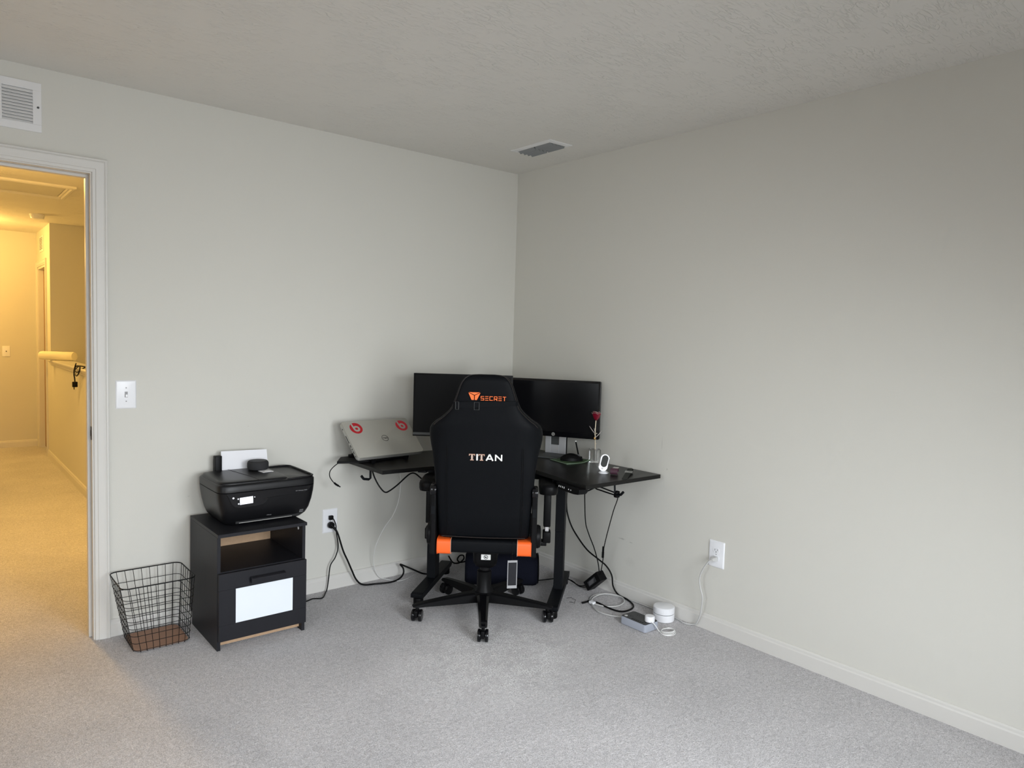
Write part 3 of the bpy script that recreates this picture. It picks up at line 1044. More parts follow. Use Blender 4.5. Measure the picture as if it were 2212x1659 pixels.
# ================================================================== DESK
DZT = 0.72
dk = thing('standing_desk', 'black corner standing desk with two column legs', 'desk', (-0.56, -0.58, 0))
di2 = Matrix.Translation((0.56, 0.58, 0))
inner = []
A_, B_ = Vector((-0.919, -0.475)), Vector((-0.515, -0.835))
for i in range(13):
    f_ = i/12
    # concave curve bulging to the corner
    p = A_.lerp(B_, f_)
    n2 = Vector((0.665, 0.747))
    p = p+n2*0.045*math.sin(PI*f_)
    inner.append(tuple(p))
poly = [(-0.035, -0.03), (-1.195, -0.03), (-1.195, -0.452), (-1.06, -0.461)]+inner+[(-0.542, -1.02), (-0.574, -1.253), (-0.035, -1.258)]
MB().prism(poly, DZT-0.020, DZT).build('tabletop', m_desk, dk, smooth=25, bevel=0.0012, m=di2)
ANG = math.radians(40)
for (cx, cy) in ((-0.786, -0.308), (-0.333, -0.842)):
    F = frame((cx, cy, 0), ANG)
    lg = MB().box(-0.040, 0.040, -0.024, 0.024, 0.070, 0.38)
    lgo = lg.build('column', m_bmetal, dk, smooth=0, bevel=0.002, m=di2 @ F)
    MB().box(-0.0405, 0.0405, -0.0245, 0.0245, 0.38, 0.695).build('upper_column', m_bmetal, lgo, smooth=0, bevel=0.002, m=di2 @ F)
    ft = MB()
    ft.rings([[(x, -0.031, 0.040+dz), (x, 0.031, 0.040+dz), (x, 0.031, 0.070-dt), (x, -0.031, 0.070-dt)] for (x, dz, dt) in ((-0.292, 0.008, 0.004), (-0.27, 0, 0), (0.27, 0, 0), (0.292, 0.008, 0.004))])
    fto = ft.build('foot', m_bmetal, dk, smooth=0, bevel=0.002, m=di2 @ F)
    for x in (-0.255, 0.255):
        MB().cyl(0.026, 0.0, 0.040, 20, Matrix.Translation((x, 0, 0)), bev=0.006).build('glide', m_black, fto, m=di2 @ F)
    sa = MB().prism([(-0.24, 0.690), (-0.24, 0.700), (0.24, 0.700), (0.24, 0.690), (0.10, 0.689), (0.055, 0.655), (-0.055, 0.655), (-0.10, 0.689)], -0.022, 0.022, Matrix(((1, 0, 0, 0), (0, 0, -1, 0), (0, 1, 0, 0), (0, 0, 0, 1))))
    sa.build('support_arm', m_bmetal, dk, smooth=0, bevel=0.001, m=di2 @ F)
cbm = MB().bar((-0.786, -0.308, 0.672), (-0.333, -0.842, 0.672), 0.04, 0.045)
cbm.build('crossbeam', m_bmetal, dk, smooth=0, bevel=0.001, m=di2)
# control box under the front edge
cx_, cy_ = -0.585, -1.150
dirv = Vector((-0.577+0.545, -1.245+1.06)).normalized()
angc = math.atan2(dirv.y, dirv.x)
F = frame((-0.564, -1.145, 0.700), angc)
pts = [(-0.098, 0.0), (-0.096, -0.010), (-0.080, -0.024), (-0.050, -0.030), (0.050, -0.030), (0.085, -0.026), (0.098, -0.014), (0.098, 0.0)]
cpn = MB().prism(pts, 0, 0.05, Matrix(((1, 0, 0, 0), (0, 0, 1, -0.022), (0, 1, 0, 0), (0, 0, 0, 1)))).build('control_box', m_black, dk, smooth=30, bevel=0.002, m=di2 @ F)
for (x, wd, z) in ((-0.070, 0.0016, -0.013), (-0.055, 0.0010, -0.013), (-0.040, 0.0016, -0.013), (-0.026, 0.0016, -0.013), (0.012, 0.0030, -0.014), (0.030, 0.0030, -0.014)):
    if wd > 0.002:
        b = MB().prism([(x-wd, z-0.002), (x+wd, z-0.002), (x, z+0.003)], -0.0238, -0.0218, Matrix(((1, 0, 0, 0), (0, 0, 1, 0), (0, 1, 0, 0), (0, 0, 0, 1))))
    else:
        b = MB().box(x-wd, x+wd, -0.0238, -0.0218, z-0.004, z+0.004)
    b.build('button', m_tpl, cpn, smooth=0, m=di2 @ F)


def hook(pts, name='headphone_hook'):
    q = MB()
    q.tube(pts[:-1], 0.0065, 4, 1)
    q.tube(pts[-2:], 0.007, 8, 1)
    return q.build(name, m_bmetal, dk, smooth=0, m=di2)


hook([(-1.178, -0.300, 0.7005), (-1.178, -0.300, 0.655), (-1.186, -0.300, 0.650), (-1.216, -0.300, 0.655), (-1.230, -0.300, 0.672)])
hook([(-0.300, -1.184, 0.7005), (-0.300, -1.188, 0.640), (-0.300, -1.205, 0.634), (-0.300, -1.227, 0.640), (-0.300, -1.243, 0.656)])

# ================================================================== MONITORS
def monitor(name, label, c, heading, wd, z0, z1, chin, bez, screenm, radius, frontm):
    """c = (x,y) centre of the screen face; local x along the width, local -y to the viewer"""
    t = thing(name, label, 'monitor', (c[0], c[1], DZT), heading)
    a, b_ = z0-DZT, z1-DZT
    MX = Matrix(((1, 0, 0, 0), (0, 0, 1, 0), (0, 1, 0, 0), (0, 0, 0, 1)))
    bd = MB().prism(rrect(-wd/2, wd/2, a, b_, radius, 3), 0, 0.022, MX, bev=0.002)
    bd.box(-wd*0.36, wd*0.36, 0.022, 0.045, a+0.05, b_-0.06, bev=0.008)
    bdo = bd.build('housing', frontm, t)
    MB().box(-wd/2+bez, wd/2-bez, -0.0006, 0.0005, a+chin, b_-bez).build('screen', screenm, bdo, smooth=0)
    return t, bdo


c1 = Vector((-0.690, -0.418))
hL = math.radians(-39.7)
mon1, h1 = monitor('monitor', 'black monitor with thin silver chin, left of the two', (c1.x, c1.y), hL, 0.538, 0.851, 1.193, 0.030, 0.009, m_screen2, 0.002, m_black)
MB().box(-0.268, 0.268, -0.0012, 0.0, 0.138, 0.151).build('silver_chin', m_dgrey, h1, smooth=0)
s1 = MB()
s1.box(-0.045, 0.045, 0.045, 0.060, 0.008, 0.30, bev=0.004)
s1.build('stand_neck', m_silver, mon1)
MB().box(-0.11, 0.11, -0.03, 0.10, 0.0, 0.009, bev=0.003).build('stand_base', m_black, mon1)
hR = math.radians(-59)
mr_ = Vector((-0.050, -0.833))
dR = Vector((math.cos(hR), math.sin(hR)))
c2 = mr_-dR*0.27
mon2, h2 = monitor('monitor', 'black monitor on a silver stand, right of the two', (c2.x, c2.y), hR, 0.540, 0.845, 1.170, 0.030, 0.013, m_screen, 0.008, m_blackg)
lg_ = MB()
lg_.lathe([(0.0100, 0), (0.0100, 0.0012), (0.0, 0.0012)], 24, Matrix(((1, 0, 0, 0.004), (0, 0, -1, 0.0), (0, 1, 0, 0.139), (0, 0, 0, 1))))
lgo = lg_.build('round_logo', m_silver, h2)
text_part('logo_letters', 'hp', m_slot, lgo, Matrix(((1, 0, 0, 0.004), (0, 0, -1, -0.0012), (0, 1, 0, 0.139), (0, 0, 0, 1))), -0.006, 0.006, -0.006, 0.006, 0.0004)
# silver column stand with a slot, facing a little differently
inv2 = (Matrix.Translation((c2.x, c2.y, DZT)) @ Matrix.Rotation(hR, 4, 'Z')).inverted()
FS = inv2 @ frame((-0.082, -0.520, DZT), math.radians(-71+5))
sn = MB()
MX = Matrix(((1, 0, 0, 0), (0, 0, -1, 0), (0, 1, 0, 0), (0, 0, 0, 1)))
sn.box(-0.064, -0.030, -0.010, 0.0, 0.010, 0.30)
sn.box(0.022, 0.064, -0.010, 0.0, 0.010, 0.30)
sn.box(-0.030, 0.022, -0.010, 0.0, 0.010, 0.060)
sn.box(-0.030, 0.022, -0.010, 0.0, 0.140, 0.30)
sno = sn.build('stand_column', m_standm, mon2, smooth=0, bevel=0.001, m=FS)
MB().box(-0.030, 0.022, -0.004, -0.001, 0.060, 0.140).build('cable_slot', m_dgrey, sno, smooth=0, m=FS)
MB().box(-0.066, 0.066, 0.0005, 0.014, 0.010, 0.30).box(-0.05, 0.05, -0.10, -0.010, 0.24, 0.29).build('stand_back', m_black, mon2, smooth=0, bevel=0.002, m=FS)
MB().prism([(-0.13, 0.02), (-0.15, -0.155), (0.078, -0.155), (0.070, 0.02)], 0.0005, 0.009, bev=0.002).build('stand_base', m_dgrey, mon2, smooth=30, m=FS)

# ================================================================== LAPTOP
tl = math.radians(43)
eA = Vector((-1.243, -0.291, 0.764))
eB = Vector((-0.832, -0.262, 0.764))
ex = (eB-eA).normalized()
pw = Vector((-ex.y, ex.x, 0))
ey = pw*math.cos(tl)+Vector((0, 0, 1))*math.sin(tl)
ez = ex.cross(ey)
FL = Matrix((ex, ey, ez)).transposed().to_4x4()
FL.translation = eA
LW, LH = 0.412, 0.243
lp = thing('laptop', 'closed silver laptop with two red stickers tilted on a riser', 'laptop', eA)
li = Matrix.Translation(-eA) @ FL
lb = MB().prism(rrect(0.0, LW, 0.0, LH, 0.012), -0.024, -0.0085, bev=0.003)
lbo = lb.build('base', m_silver, lp, m=li)
for (a, b_) in ((0.018, 0.026), (0.040, 0.056), (0.064, 0.074), (0.082, 0.098), (0.11, 0.16), (0.20, 0.208)):
    MB().box(-0.0006, 0.0004, a, b_, -0.0185, -0.0135).build('port', m_slot, lbo, smooth=0, m=li)
ldo = MB().prism(rrect(0.0, LW, 0.0, LH, 0.012), -0.0080, 0.0, bev=0.002).build('lid', m_lap, lp, m=li)


def disc(name, cx, cy, r, material, parent, z0=0.0, z1=0.0008, ri=None, n=40, m4=li, sy=1.0):
    q = MB()
    if ri is None:
        q.cyl(r, z0, z1, n, Matrix.Translation((cx, cy, 0)))
    else:
        R_ = []
        for i in range(n):
            a = 2*PI*i/n
            c_, s_ = math.cos(a), math.sin(a)
            R_.append([(cx+ri*c_, cy+ri*s_*sy, z0), (cx+r*c_, cy+r*s_*sy, z0), (cx+r*c_, cy+r*s_*sy, z1), (cx+ri*c_, cy+ri*s_*sy, z1)])
        q.rings(R_, close=True)
    return q.build(name, material, parent, smooth=0, m=m4)


def beats(cx, cy, material, rot):
    R_ = 0.0365
    s_ = disc('round_sticker', cx, cy, R_, material, ldo)
    q = MB()
    mm = li @ Matrix.Translation((cx, cy, 0)) @ Matrix.Rotation(rot, 4, 'Z')
    bx, by, ro, ri = 0.0006, -0.0043, 0.0196, 0.0084
    ring = []
    for i in range(40):
        a = 2*PI*i/40
        c_, s2 = math.cos(a), math.sin(a)
        ring.append([(bx+ri*c_, by+ri*s2, 0.0008), (bx+ro*c_, by+ro*s2, 0.0008), (bx+ro*c_, by+ro*s2, 0.0014), (bx+ri*c_, by+ri*s2, 0.0014)])
    q.rings(ring, close=True)
    q.prism([(bx-ro, by-0.001), (bx-ro+0.0095, by-0.001), (bx-ro+0.0095, 0.0352), (bx-ro, 0.0312)], 0.0008, 0.00155)
    q.build('letter_b', m_lap, s_, smooth=0, m=mm)


beats(0.070, 0.194, m_redd, 0.15)
beats(0.357, 0.190, m_red, 0.15)
lr = disc('round_logo', 0.213, 0.113, 0.0200, m_slot, ldo, 0.0, 0.0008, 0.0180)
text_part('logo_letters', 'DELL', m_slot, ldo, li @ Matrix.Translation((0.213, 0.113, 0)) @ Matrix.Rotation(PI, 4, 'Z'), -0.0148, 0.0148, -0.0050, 0.0050, 0.0006, bold=0.004)
# riser under the laptop
rs_ = thing('laptop_riser', 'black laptop riser holding up the tilted laptop', 'laptop stand', (-1.05, -0.17, DZT))
ri_ = Matrix.Translation((1.05, 0.17, -DZT))
MB().prism([(-1.302, -0.168), (-1.225, -0.050), (-0.90, -0.045), (-0.88, -0.170), (-1.12, -0.215), (-1.22, -0.205)], DZT+0.0005, DZT+0.013).build('base_plate', m_black, rs_, smooth=0, bevel=0.003, m=ri_)
for xx in (0.11, 0.32):
    q = MB()
    P = [(xx, 0.012, -0.0285), (xx, 0.205, -0.0285)]
    W0 = [FL @ Vector(p) for p in P]
    q.bar(W0[0], W0[1], 0.022, 0.006)
    q.bar(W0[1]+Vector((0, 0, -0.004)), (W0[1].x, W0[1].y-0.005, DZT+0.012), 0.022, 0.006)
    q.bar(W0[0]+Vector((0, 0, -0.002)), (W0[0].x, W0[0].y+0.01, DZT+0.001), 0.022, 0.006)
    q.build('support_arm', m_black, rs_, smooth=0, m=ri_)
MB().cyl(0.014, 0, 0.018, 16, Matrix.Translation((-1.158, -0.075, DZT+0.013)), bev=0.003).box(-1.185, -1.150, -0.085, -0.06, DZT+0.013, DZT+0.026, bev=0.003).build('knob', m_black, rs_, m=ri_)

# ================================================================== DESK TOP ITEMS
# mouse mat with a curled corner
mm_ = thing('mouse_mat', 'green mouse mat with a curled edge under the black mouse', 'mouse mat', (-0.14, -0.74, DZT))
q = MB()
nx, ny = 14, 12
P00, P10, P11, P01 = Vector((-0.235, -0.640)), Vector((-0.262, -0.800)), Vector((-0.105, -0.826)), Vector((-0.075, -0.655))
grid_t, grid_b = [], []
for i in range(nx+1):
    rt_, rb_ = [], []
    for k in range(ny+1):
        u, v_ = i/nx, k/ny
        p = (P00.lerp(P10, v_)).lerp(P01.lerp(P11, v_), u)
        z = DZT+0.0025+0.016*max(0, (u-0.6)/0.4)**1.5*max(0, (v_-0.35)/0.65)+0.003*math.sin(v_*5)*u
        rt_.append(q.bm.verts.new((p.x, p.y, z+0.0018)))
        rb_.append(q.bm.verts.new((p.x, p.y, z-0.0018)))
    grid_t.append(rt_)
    grid_b.append(rb_)
for i in range(nx):
    for k in range(ny):
        q.bm.faces.new((grid_t[i][k], grid_t[i+1][k], grid_t[i+1][k+1], grid_t[i][k+1]))
        q.bm.faces.new((grid_b[i][k], grid_b[i][k+1], grid_b[i+1][k+1], grid_b[i+1][k]))
for i in range(nx):
    q.bm.faces.new((grid_t[i][0], grid_b[i][0], grid_b[i+1][0], grid_t[i+1][0]))
    q.bm.faces.new((grid_t[i][ny], grid_t[i+1][ny], grid_b[i+1][ny], grid_b[i][ny]))
for k in range(ny):
    q.bm.faces.new((grid_t[0][k], grid_t[0][k+1], grid_b[0][k+1], grid_b[0][k]))
    q.bm.faces.new((grid_t[nx][k], grid_b[nx][k], grid_b[nx][k+1], grid_t[nx][k+1]))
edge = [tuple(P00.lerp(P10, i/8))+(DZT+0.0035,) for i in range(9)]+[tuple(P10.lerp(P11, i/8))+(DZT+0.0035+0.016*max(0, (i/8-0.6)/0.4)**1.5,) for i in range(1, 9)]
q.build('cloth', m_green, mm_, m=Matrix.Translation((0.14, 0.74, -DZT)))
MB().tube(edge, 0.0022, 6, 1).build('stitched_edge', m_paleg, mm_, m=Matrix.Translation((0.14, 0.74, -DZT)))
# mouse
ms = thing('computer_mouse', 'black ergonomic computer mouse on the green mat', 'mouse', (-0.165, -0.738, DZT+0.0065), math.radians(-37))
rs = []
for i in range(11):
    a = i/10
    x = -0.062+0.124*a
    hgt = 0.040*math.sin(PI*min(1, a*0.86+0.10))**0.7
    hw_ = 0.035*math.sin(PI*min(0.97, a*0.90+0.06))**0.45
    rs.append([(x, hw_*math.cos(t_)*(1.0), max(0.0, hgt*math.sin(t_)**0.8 if math.sin(t_) > 0 else 0)) for t_ in [PI*k/12 for k in range(13)]])
MB().rings(rs).build('shell', m_black, ms, smooth=60)
wz = MB().cyl(0.010, -0.003, 0.003, 16, frame((0.036, 0.0, 0.024), 0, PI/2)).build('scroll_wheel', m_dgrey, ms)
ln = MB().tube([(-0.045, -0.030, 0.013), (-0.01, -0.034, 0.020), (0.03, -0.031, 0.016)], 0.0012, 6)
ln.build('side_button', m_blackg, ms)
# pen standing behind the mouse in a small stand
pn = thing('stylus_pen', 'black stylus with white tip standing behind the mouse', 'pen', (-0.060, -0.690, DZT))
MB().cyl(0.020, 0.0, 0.012, 20, bev=0.003).build('holder', m_black, pn)
MB().tube([(0, 0, 0.010), (-0.028, 0.001, 0.100)], 0.0042, 10, 1).build('barrel', m_black, pn)
MB().sphere((-0.0285, 0.001, 0.1015), 0.0050).build('tip', m_tpl, pn)
# crystal vase with rose
vz = thing('crystal_block', 'clear crystal block holding the rose stem', 'vase', (-0.067, -0.822, DZT+0.0005), math.radians(-37))
MB().box(-0.030, 0.030, -0.030, 0.030, 0, 0.072).build('block', m_crystal, vz, smooth=0, bevel=0.002)
MB().cyl(0.0085, 0.0085, 0.0705, 20).build('inner_tube', m_silver, vz)
rz = thing('artificial_rose', 'red glass rose with silver rims on a pale gold stem', 'rose', (-0.067, -0.822, DZT+0.0735), math.radians(-38))
MB().tube([(0, 0, 0.0), (-0.002, 0, 0.05), (-0.003, 0, 0.11), (-0.001, 0, 0.162)], 0.0030, 10, 4).build('stem', m_stem, rz)
for (c_, r_) in (((0.004, -0.002, 0.030), 0.0028), ((-0.006, -0.002, 0.083), 0.0028), ((0.005, -0.002, 0.088), 0.0036)):
    MB().sphere(c_, r_).build('thorn', m_stem, rz)
for (p0, p1) in (((-0.003, 0, 0.085), (-0.036, 0.004, 0.128)), ((-0.002, 0, 0.063), (0.034, 0.006, 0.103)), ((-0.003, 0.0, 0.09), (-0.010, -0.004, 0.118))):
    a, b_ = Vector(p0), Vector(p1)
    MB().tube([a, a.lerp(b_, 0.5)+Vector((0, 0, -0.002)), b_], lambda u: 0.0008+0.0012*math.sin(PI*u), 6, 5).build('leaf_spray', m_rosedge, rz)
MB().sphere((-0.006, -0.004, 0.060), 0.006, sc=(0.8, 0.5, 1.3)).sphere((-0.001, -0.005, 0.057), 0.004).build('bead_charm', m_gold, rz)
for (ring_r, hgt, n_p, ph) in ((0.007, 0.050, 3, 0.2), (0.0125, 0.050, 4, 0.9), (0.0175, 0.044, 5, 0.4)):
    for k in range(n_p):
        a0 = ph+2*PI*k/n_p
        pet = MB()
        rows = []
        edge = []
        for i in range(7):
            vv = i/6
            rad = ring_r*(0.25+0.95*math.sin(min(1.0, vv*1.15)*PI/2)**0.8)+0.005*vv**5
            z = 0.160+hgt*vv
            row = []
            for jx in range(7):
                uu = (jx/6-0.5)*2
                wid = 1.25/(1+0.0*n_p)*(0.35+0.65*math.sin(PI*min(0.9, 0.15+vv*0.6)))
                aa = a0+uu*wid*PI/n_p
                row.append((rad*math.cos(aa), rad*math.sin(aa), z-0.006*vv*uu*uu))
            rows.append(row)
        loops = []
        for row in rows:
            back = [(x*0.93, y*0.93, z) for (x, y, z) in reversed(row)]
            loops.append(row+back)
        pet.rings(loops)
        po = pet.build('petal', m_rose, rz, smooth=60)
        MB().tube(rows[-1], 0.0007, 5, 2).build('petal_rim', m_rosedge, po)
# small white camera
hc = thing('home_camera', 'small white oval home camera on a round foot', 'camera', (-0.268, -1.077, DZT+0.0005), math.radians(-37))
MB().lathe([(0.026, 0), (0.026, 0.003), (0.020, 0.008), (0.010, 0.013), (0.006, 0.016)], 28).build('foot', m_white, hc)
capsule = []
for i in range(40):
    a = 2*PI*i/40
    capsule.append((0.0235*math.cos(a), (0.020 if math.sin(a) > 0 else -0.020)+0.0235*math.sin(a)))
FC = Matrix.Translation((0.0, 0.006, 0.052)) @ Matrix.Rotation(math.radians(16), 4, 'Y') @ Matrix.Rotation(math.radians(-12), 4, 'X') @ Matrix(((1, 0, 0, 0), (0, 0, -1, 0), (0, 1, 0, 0), (0, 0, 0, 1)))
hb_ = MB().prism(capsule, -0.012, 0.012, None, bev=0.004).build('body', m_white, hc, m=FC)
cap2 = []
for i in range(40):
    a = 2*PI*i/40
    cap2.append((0.0165*math.cos(a), 0.008+(0.014 if math.sin(a) > 0 else -0.014)+0.0165*math.sin(a)))
MB().prism(cap2, 0.0118, 0.0126).build('lens_window', m_camface, hb_, smooth=0, m=FC)
MB().cyl(0.0055, 0.0118, 0.0130, 16, Matrix.Translation((-0.002, -0.031, 0))).build('button', m_gcord, hb_, m=FC)
# woven band
wb = thing('watch_band', 'plum woven watch band with silver buckle standing on the desk', 'strap', (-0.255, -1.140, DZT+0.0005), math.radians(30))
q = MB()
R_ = []
for i in range(25):
    a = -0.3+2*PI*i/24*0.86
    x, z = 0.021*math.cos(a), 0.0145+0.0135*math.sin(a)
    x2, z2 = 0.019*math.cos(a), 0.0145+0.0115*math.sin(a)
    R_.append([(x, -0.018, z*1.2), (x, 0.018, z*1.2), (x2, 0.018, z2*1.2), (x2, -0.018, z2*1.2)])
q.rings(R_)
q.build('woven_strap', m_band, wb, smooth=30)
MB().box(0.012, 0.048, -0.014, 0.014, 0.030, 0.0325, bev=0.001).build('buckle', m_chrome, wb)
wt = thing('wrist_watch', 'charcoal watch strap with metal buckle lying near the desk end', 'watch', (-0.195, -1.180, DZT+0.0005), math.radians(32))
q = MB()
q.rings([[(x, -wd, z), (x, wd, z), (x, wd, z+0.0025), (x, -wd, z+0.0025)] for (x, wd, z) in ((-0.125, 0.012, 0.0), (-0.09, 0.0135, 0.001), (-0.05, 0.0135, 0.005), (0.0, 0.0135, 0.010))])
q.build('strap', m_gstrap, wt, smooth=30)
MB().tube([(-0.001, -0.018, 0.013), (0.016, -0.018, 0.016), (0.016, 0.018, 0.016), (-0.001, 0.018, 0.013)], 0.0024, 6, 1, closed=True).build('buckle', m_silver, wt)
MB().tube([(0.016, 0, 0.015), (0.04, 0, 0.022), (0.072, 0, 0.021), (0.084, 0, 0.011), (0.070, 0, 0.0035)], 0.012, 6, 4, flat=0.22).build('short_strap', m_gstrap, wt, smooth=30)

# ================================================================== CHAIR
CO = Vector((-0.785, -0.764, 0))
CR = math.radians(-41)
ch = thing('gaming_chair', 'black leather gaming chair with orange tabs facing the corner desk', 'chair', CO, CR)
XO = 0.009
TL = math.radians(8)


def yb(z):
    return -0.250-(z-0.45)*math.tan(TL)


prof_b = [(0.452, 0.196), (0.458, 0.208), (0.475, 0.214), (0.57, 0.219), (0.66, 0.225), (0.72, 0.230), (0.77, 0.233), (0.82, 0.239), (0.865, 0.247), (0.90, 0.256), (0.93, 0.2615), (0.952, 0.263), (0.975, 0.260), (0.990, 0.252), (1.005, 0.237), (1.020, 0.215), (1.037, 0.195), (1.055, 0.176), (1.075, 0.159), (1.10, 0.148), (1.125, 0.1395), (1.15, 0.131), (1.175, 0.122), (1.195, 0.112), (1.210, 0.100), (1.220, 0.086), (1.226, 0.066), (1.228, 0.040)]


def wing(z):
    return math.exp(-((z-0.94)/0.09)**2)


def backring(z, hw_):
    T = 0.105 if z < 1.0 else 0.105-0.03*(z-1.0)/0.23
    if z > 1.2:
        T *= max(0.35, 1-((z-1.2)/0.032)**2*0.6)
    if z < 0.475:
        T *= 0.6+0.4*(z-0.45)/0.025
    n = 48
    R_ = []
    for i in range(n):
        a = 2*PI*i/n
        c_, s_ = math.cos(a), math.sin(a)
        x = hw_*math.copysign(abs(c_)**0.32, c_)
        yy = T/2*math.copysign(abs(s_)**0.42, s_)
        f_ = abs(x)/hw_
        yy += (0.045*wing(z))*f_**5
        if s_ > 0:
            yy += 0.035*f_**3*min(1, max(0, (1.06-z)/0.1))
        R_.append((XO+x, yb(z)+0.0525+yy+(0.0525-T/2)*0, z))
    return R_


bko = MB().rings([backring(z, w_) for z, w_ in prof_b]).build('backrest', m_leather, ch, smooth=70)
# piping along the head and shoulder edges
for sx in (-1, 1):
    P = []
    for (z, w_) in prof_b[13:]:
        w2 = w_*0.945
        f_ = 0.945
        c_ = f_**(1/0.32)
        s_ = math.sqrt(max(0, 1-c_*c_))
        T = 0.105 if z < 1.0 else 0.105-0.03*(z-1.0)/0.23
        if z > 1.2:
            T *= max(0.35, 1-((z-1.2)/0.032)**2*0.6)
        P.append((XO+sx*w2, yb(z)+0.0525-T/2*s_**0.42+0.045*wing(z)*f_**5-0.0005, z))
    P[-1] = (XO+sx*0.02, P[-1][1], P[-1][2]-0.001)
    MB().tube(P, 0.0017, 6, 3).build('piping', m_leather2, bko)
# flat centre panel seams
for sx in (-1, 1):
    for off in (0.0, 0.008):
        P = [(XO+sx*(0.178-off), yb(z)-0.0001, z) for z in (0.47, 0.6, 0.75, 0.87, 0.895)]
        MB().tube(P, 0.0008, 5, 1).build('seam', m_cord, bko)
MB().tube([(XO-0.195, yb(0.466)-0.0005, 0.466), (XO, yb(0.462)-0.001, 0.4625), (XO+0.195, yb(0.466)-0.0005, 0.466)], 0.0022, 6, 6).build('bottom_piping', m_leather2, bko)
# strap with buckles
zs = 1.092
st = MB()
P1, P2 = (-0.149, 1.086), (0.150, 1.104)
def strap_ring(x, z, h):
    y = yb(z)-0.003
    if abs(x) > 0.135:
        y += 0.012
    return [(XO+x, y, z-h), (XO+x, y-0.002, z-h), (XO+x, y-0.002, z+h), (XO+x, y, z+h)]
st.rings([strap_ring(x, 1.088+0.045*(x+0.149)/0.3*0.35, 0.0135-0.004*(x+0.149)/0.3) for x in (-0.148, -0.135, -0.07, 0, 0.07, 0.135, 0.146)])
sto = st.build('head_strap', m_leather, bko, smooth=0)
for (x, w2) in ((-0.128, 0.007), (-0.040, 0.011)):
    z = 1.087
    MB().tube([(XO+x-w2, yb(z)-0.0075, z-0.017), (XO+x+w2, yb(z)-0.0075, z-0.017), (XO+x+w2, yb(z)-0.0085, z+0.017), (XO+x-w2, yb(z)-0.0085, z+0.017)], 0.0013, 6, 1, closed=True).build('buckle', m_dgrey, sto)
# lettering
def backM(z):
    m4 = Matrix(((1, 0, 0, XO), (0, -math.sin(TL), -math.cos(TL), yb(z)-0.0012), (0, math.cos(TL), -math.sin(TL), z), (0, 0, 0, 1)))
    return m4
Mt = backM(0.835)
def glyphs(parent, name, letters, x0, hgt, M4, material, wd, gap, tw):
    x = x0
    for ch_ in letters:
        q = MB()
        W_ = wd
        if ch_ == 'T':
            stroke(q, [(x, hgt-tw/2), (x+W_, hgt-tw/2)], tw, 0.0012, M4)
            stroke(q, [(x+W_/2, 0), (x+W_/2, hgt-tw)], tw*1.15, 0.0012, M4)
        elif ch_ == 'I':
            W_ = tw*1.2
            stroke(q, [(x+W_/2, 0), (x+W_/2, hgt)], tw*1.2, 0.0012, M4)
        elif ch_ == 'A':
            W_ = wd*1.12
            stroke(q, [(x+tw*.6, 0), (x+W_/2, hgt)], tw*1.1, 0.0012, M4)
            stroke(q, [(x+W_-tw*.6, 0), (x+W_/2, hgt)], tw*1.1, 0.0012, M4)
            stroke(q, [(x+W_*0.25, hgt*0.28), (x+W_*0.75, hgt*0.28)], tw*0.9, 0.0011, M4)
        elif ch_ == 'N':
            stroke(q, [(x+tw/2, 0), (x+tw/2, hgt)], tw, 0.0012, M4)
            stroke(q, [(x+W_-tw/2, 0), (x+W_-tw/2, hgt)], tw, 0.0012, M4)
            stroke(q, [(x+tw/2, hgt-tw*.4), (x+W_-tw/2, tw*.4)], tw, 0.0011, M4)
        elif ch_ == 'S':
            stroke(q, [(x, tw/2), (x+W_, tw/2)], tw, 0.0012, M4)
            stroke(q, [(x, hgt/2), (x+W_, hgt/2)], tw, 0.0012, M4)
            stroke(q, [(x, hgt-tw/2), (x+W_, hgt-tw/2)], tw, 0.0012, M4)
            stroke(q, [(x+tw/2, hgt/2), (x+tw/2, hgt)], tw, 0.0011, M4)
            stroke(q, [(x+W_-tw/2, 0), (x+W_-tw/2, hgt/2)], tw, 0.0011, M4)
        elif ch_ == 'E':
            for z in (tw/2, hgt/2, hgt-tw/2):
                stroke(q, [(x, z), (x+W_, z)], tw, 0.0012, M4)
        elif ch_ == 'C':
            stroke(q, [(x, tw/2), (x+W_, tw/2)], tw, 0.0012, M4)
            stroke(q, [(x, hgt-tw/2), (x+W_, hgt-tw/2)], tw, 0.0012, M4)
            stroke(q, [(x+tw/2, 0), (x+tw/2, hgt)], tw, 0.0011, M4)
        elif ch_ == 'R':
            stroke(q, [(x, hgt-tw/2), (x+W_, hgt-tw/2)], tw, 0.0012, M4)
            stroke(q, [(x, hgt*0.42), (x+W_, hgt*0.42)], tw, 0.0012, M4)
            stroke(q, [(x+tw/2, 0), (x+tw/2, hgt)], tw, 0.0011, M4)
            stroke(q, [(x+W_-tw/2, hgt*0.42), (x+W_-tw/2, hgt)], tw, 0.0011, M4)
            stroke(q, [(x+W_*0.5, hgt*0.40), (x+W_, 0)], tw*1.2, 0.0011, M4)
        q.build(name, material, parent, smooth=0)
        x += W_+gap
    return x
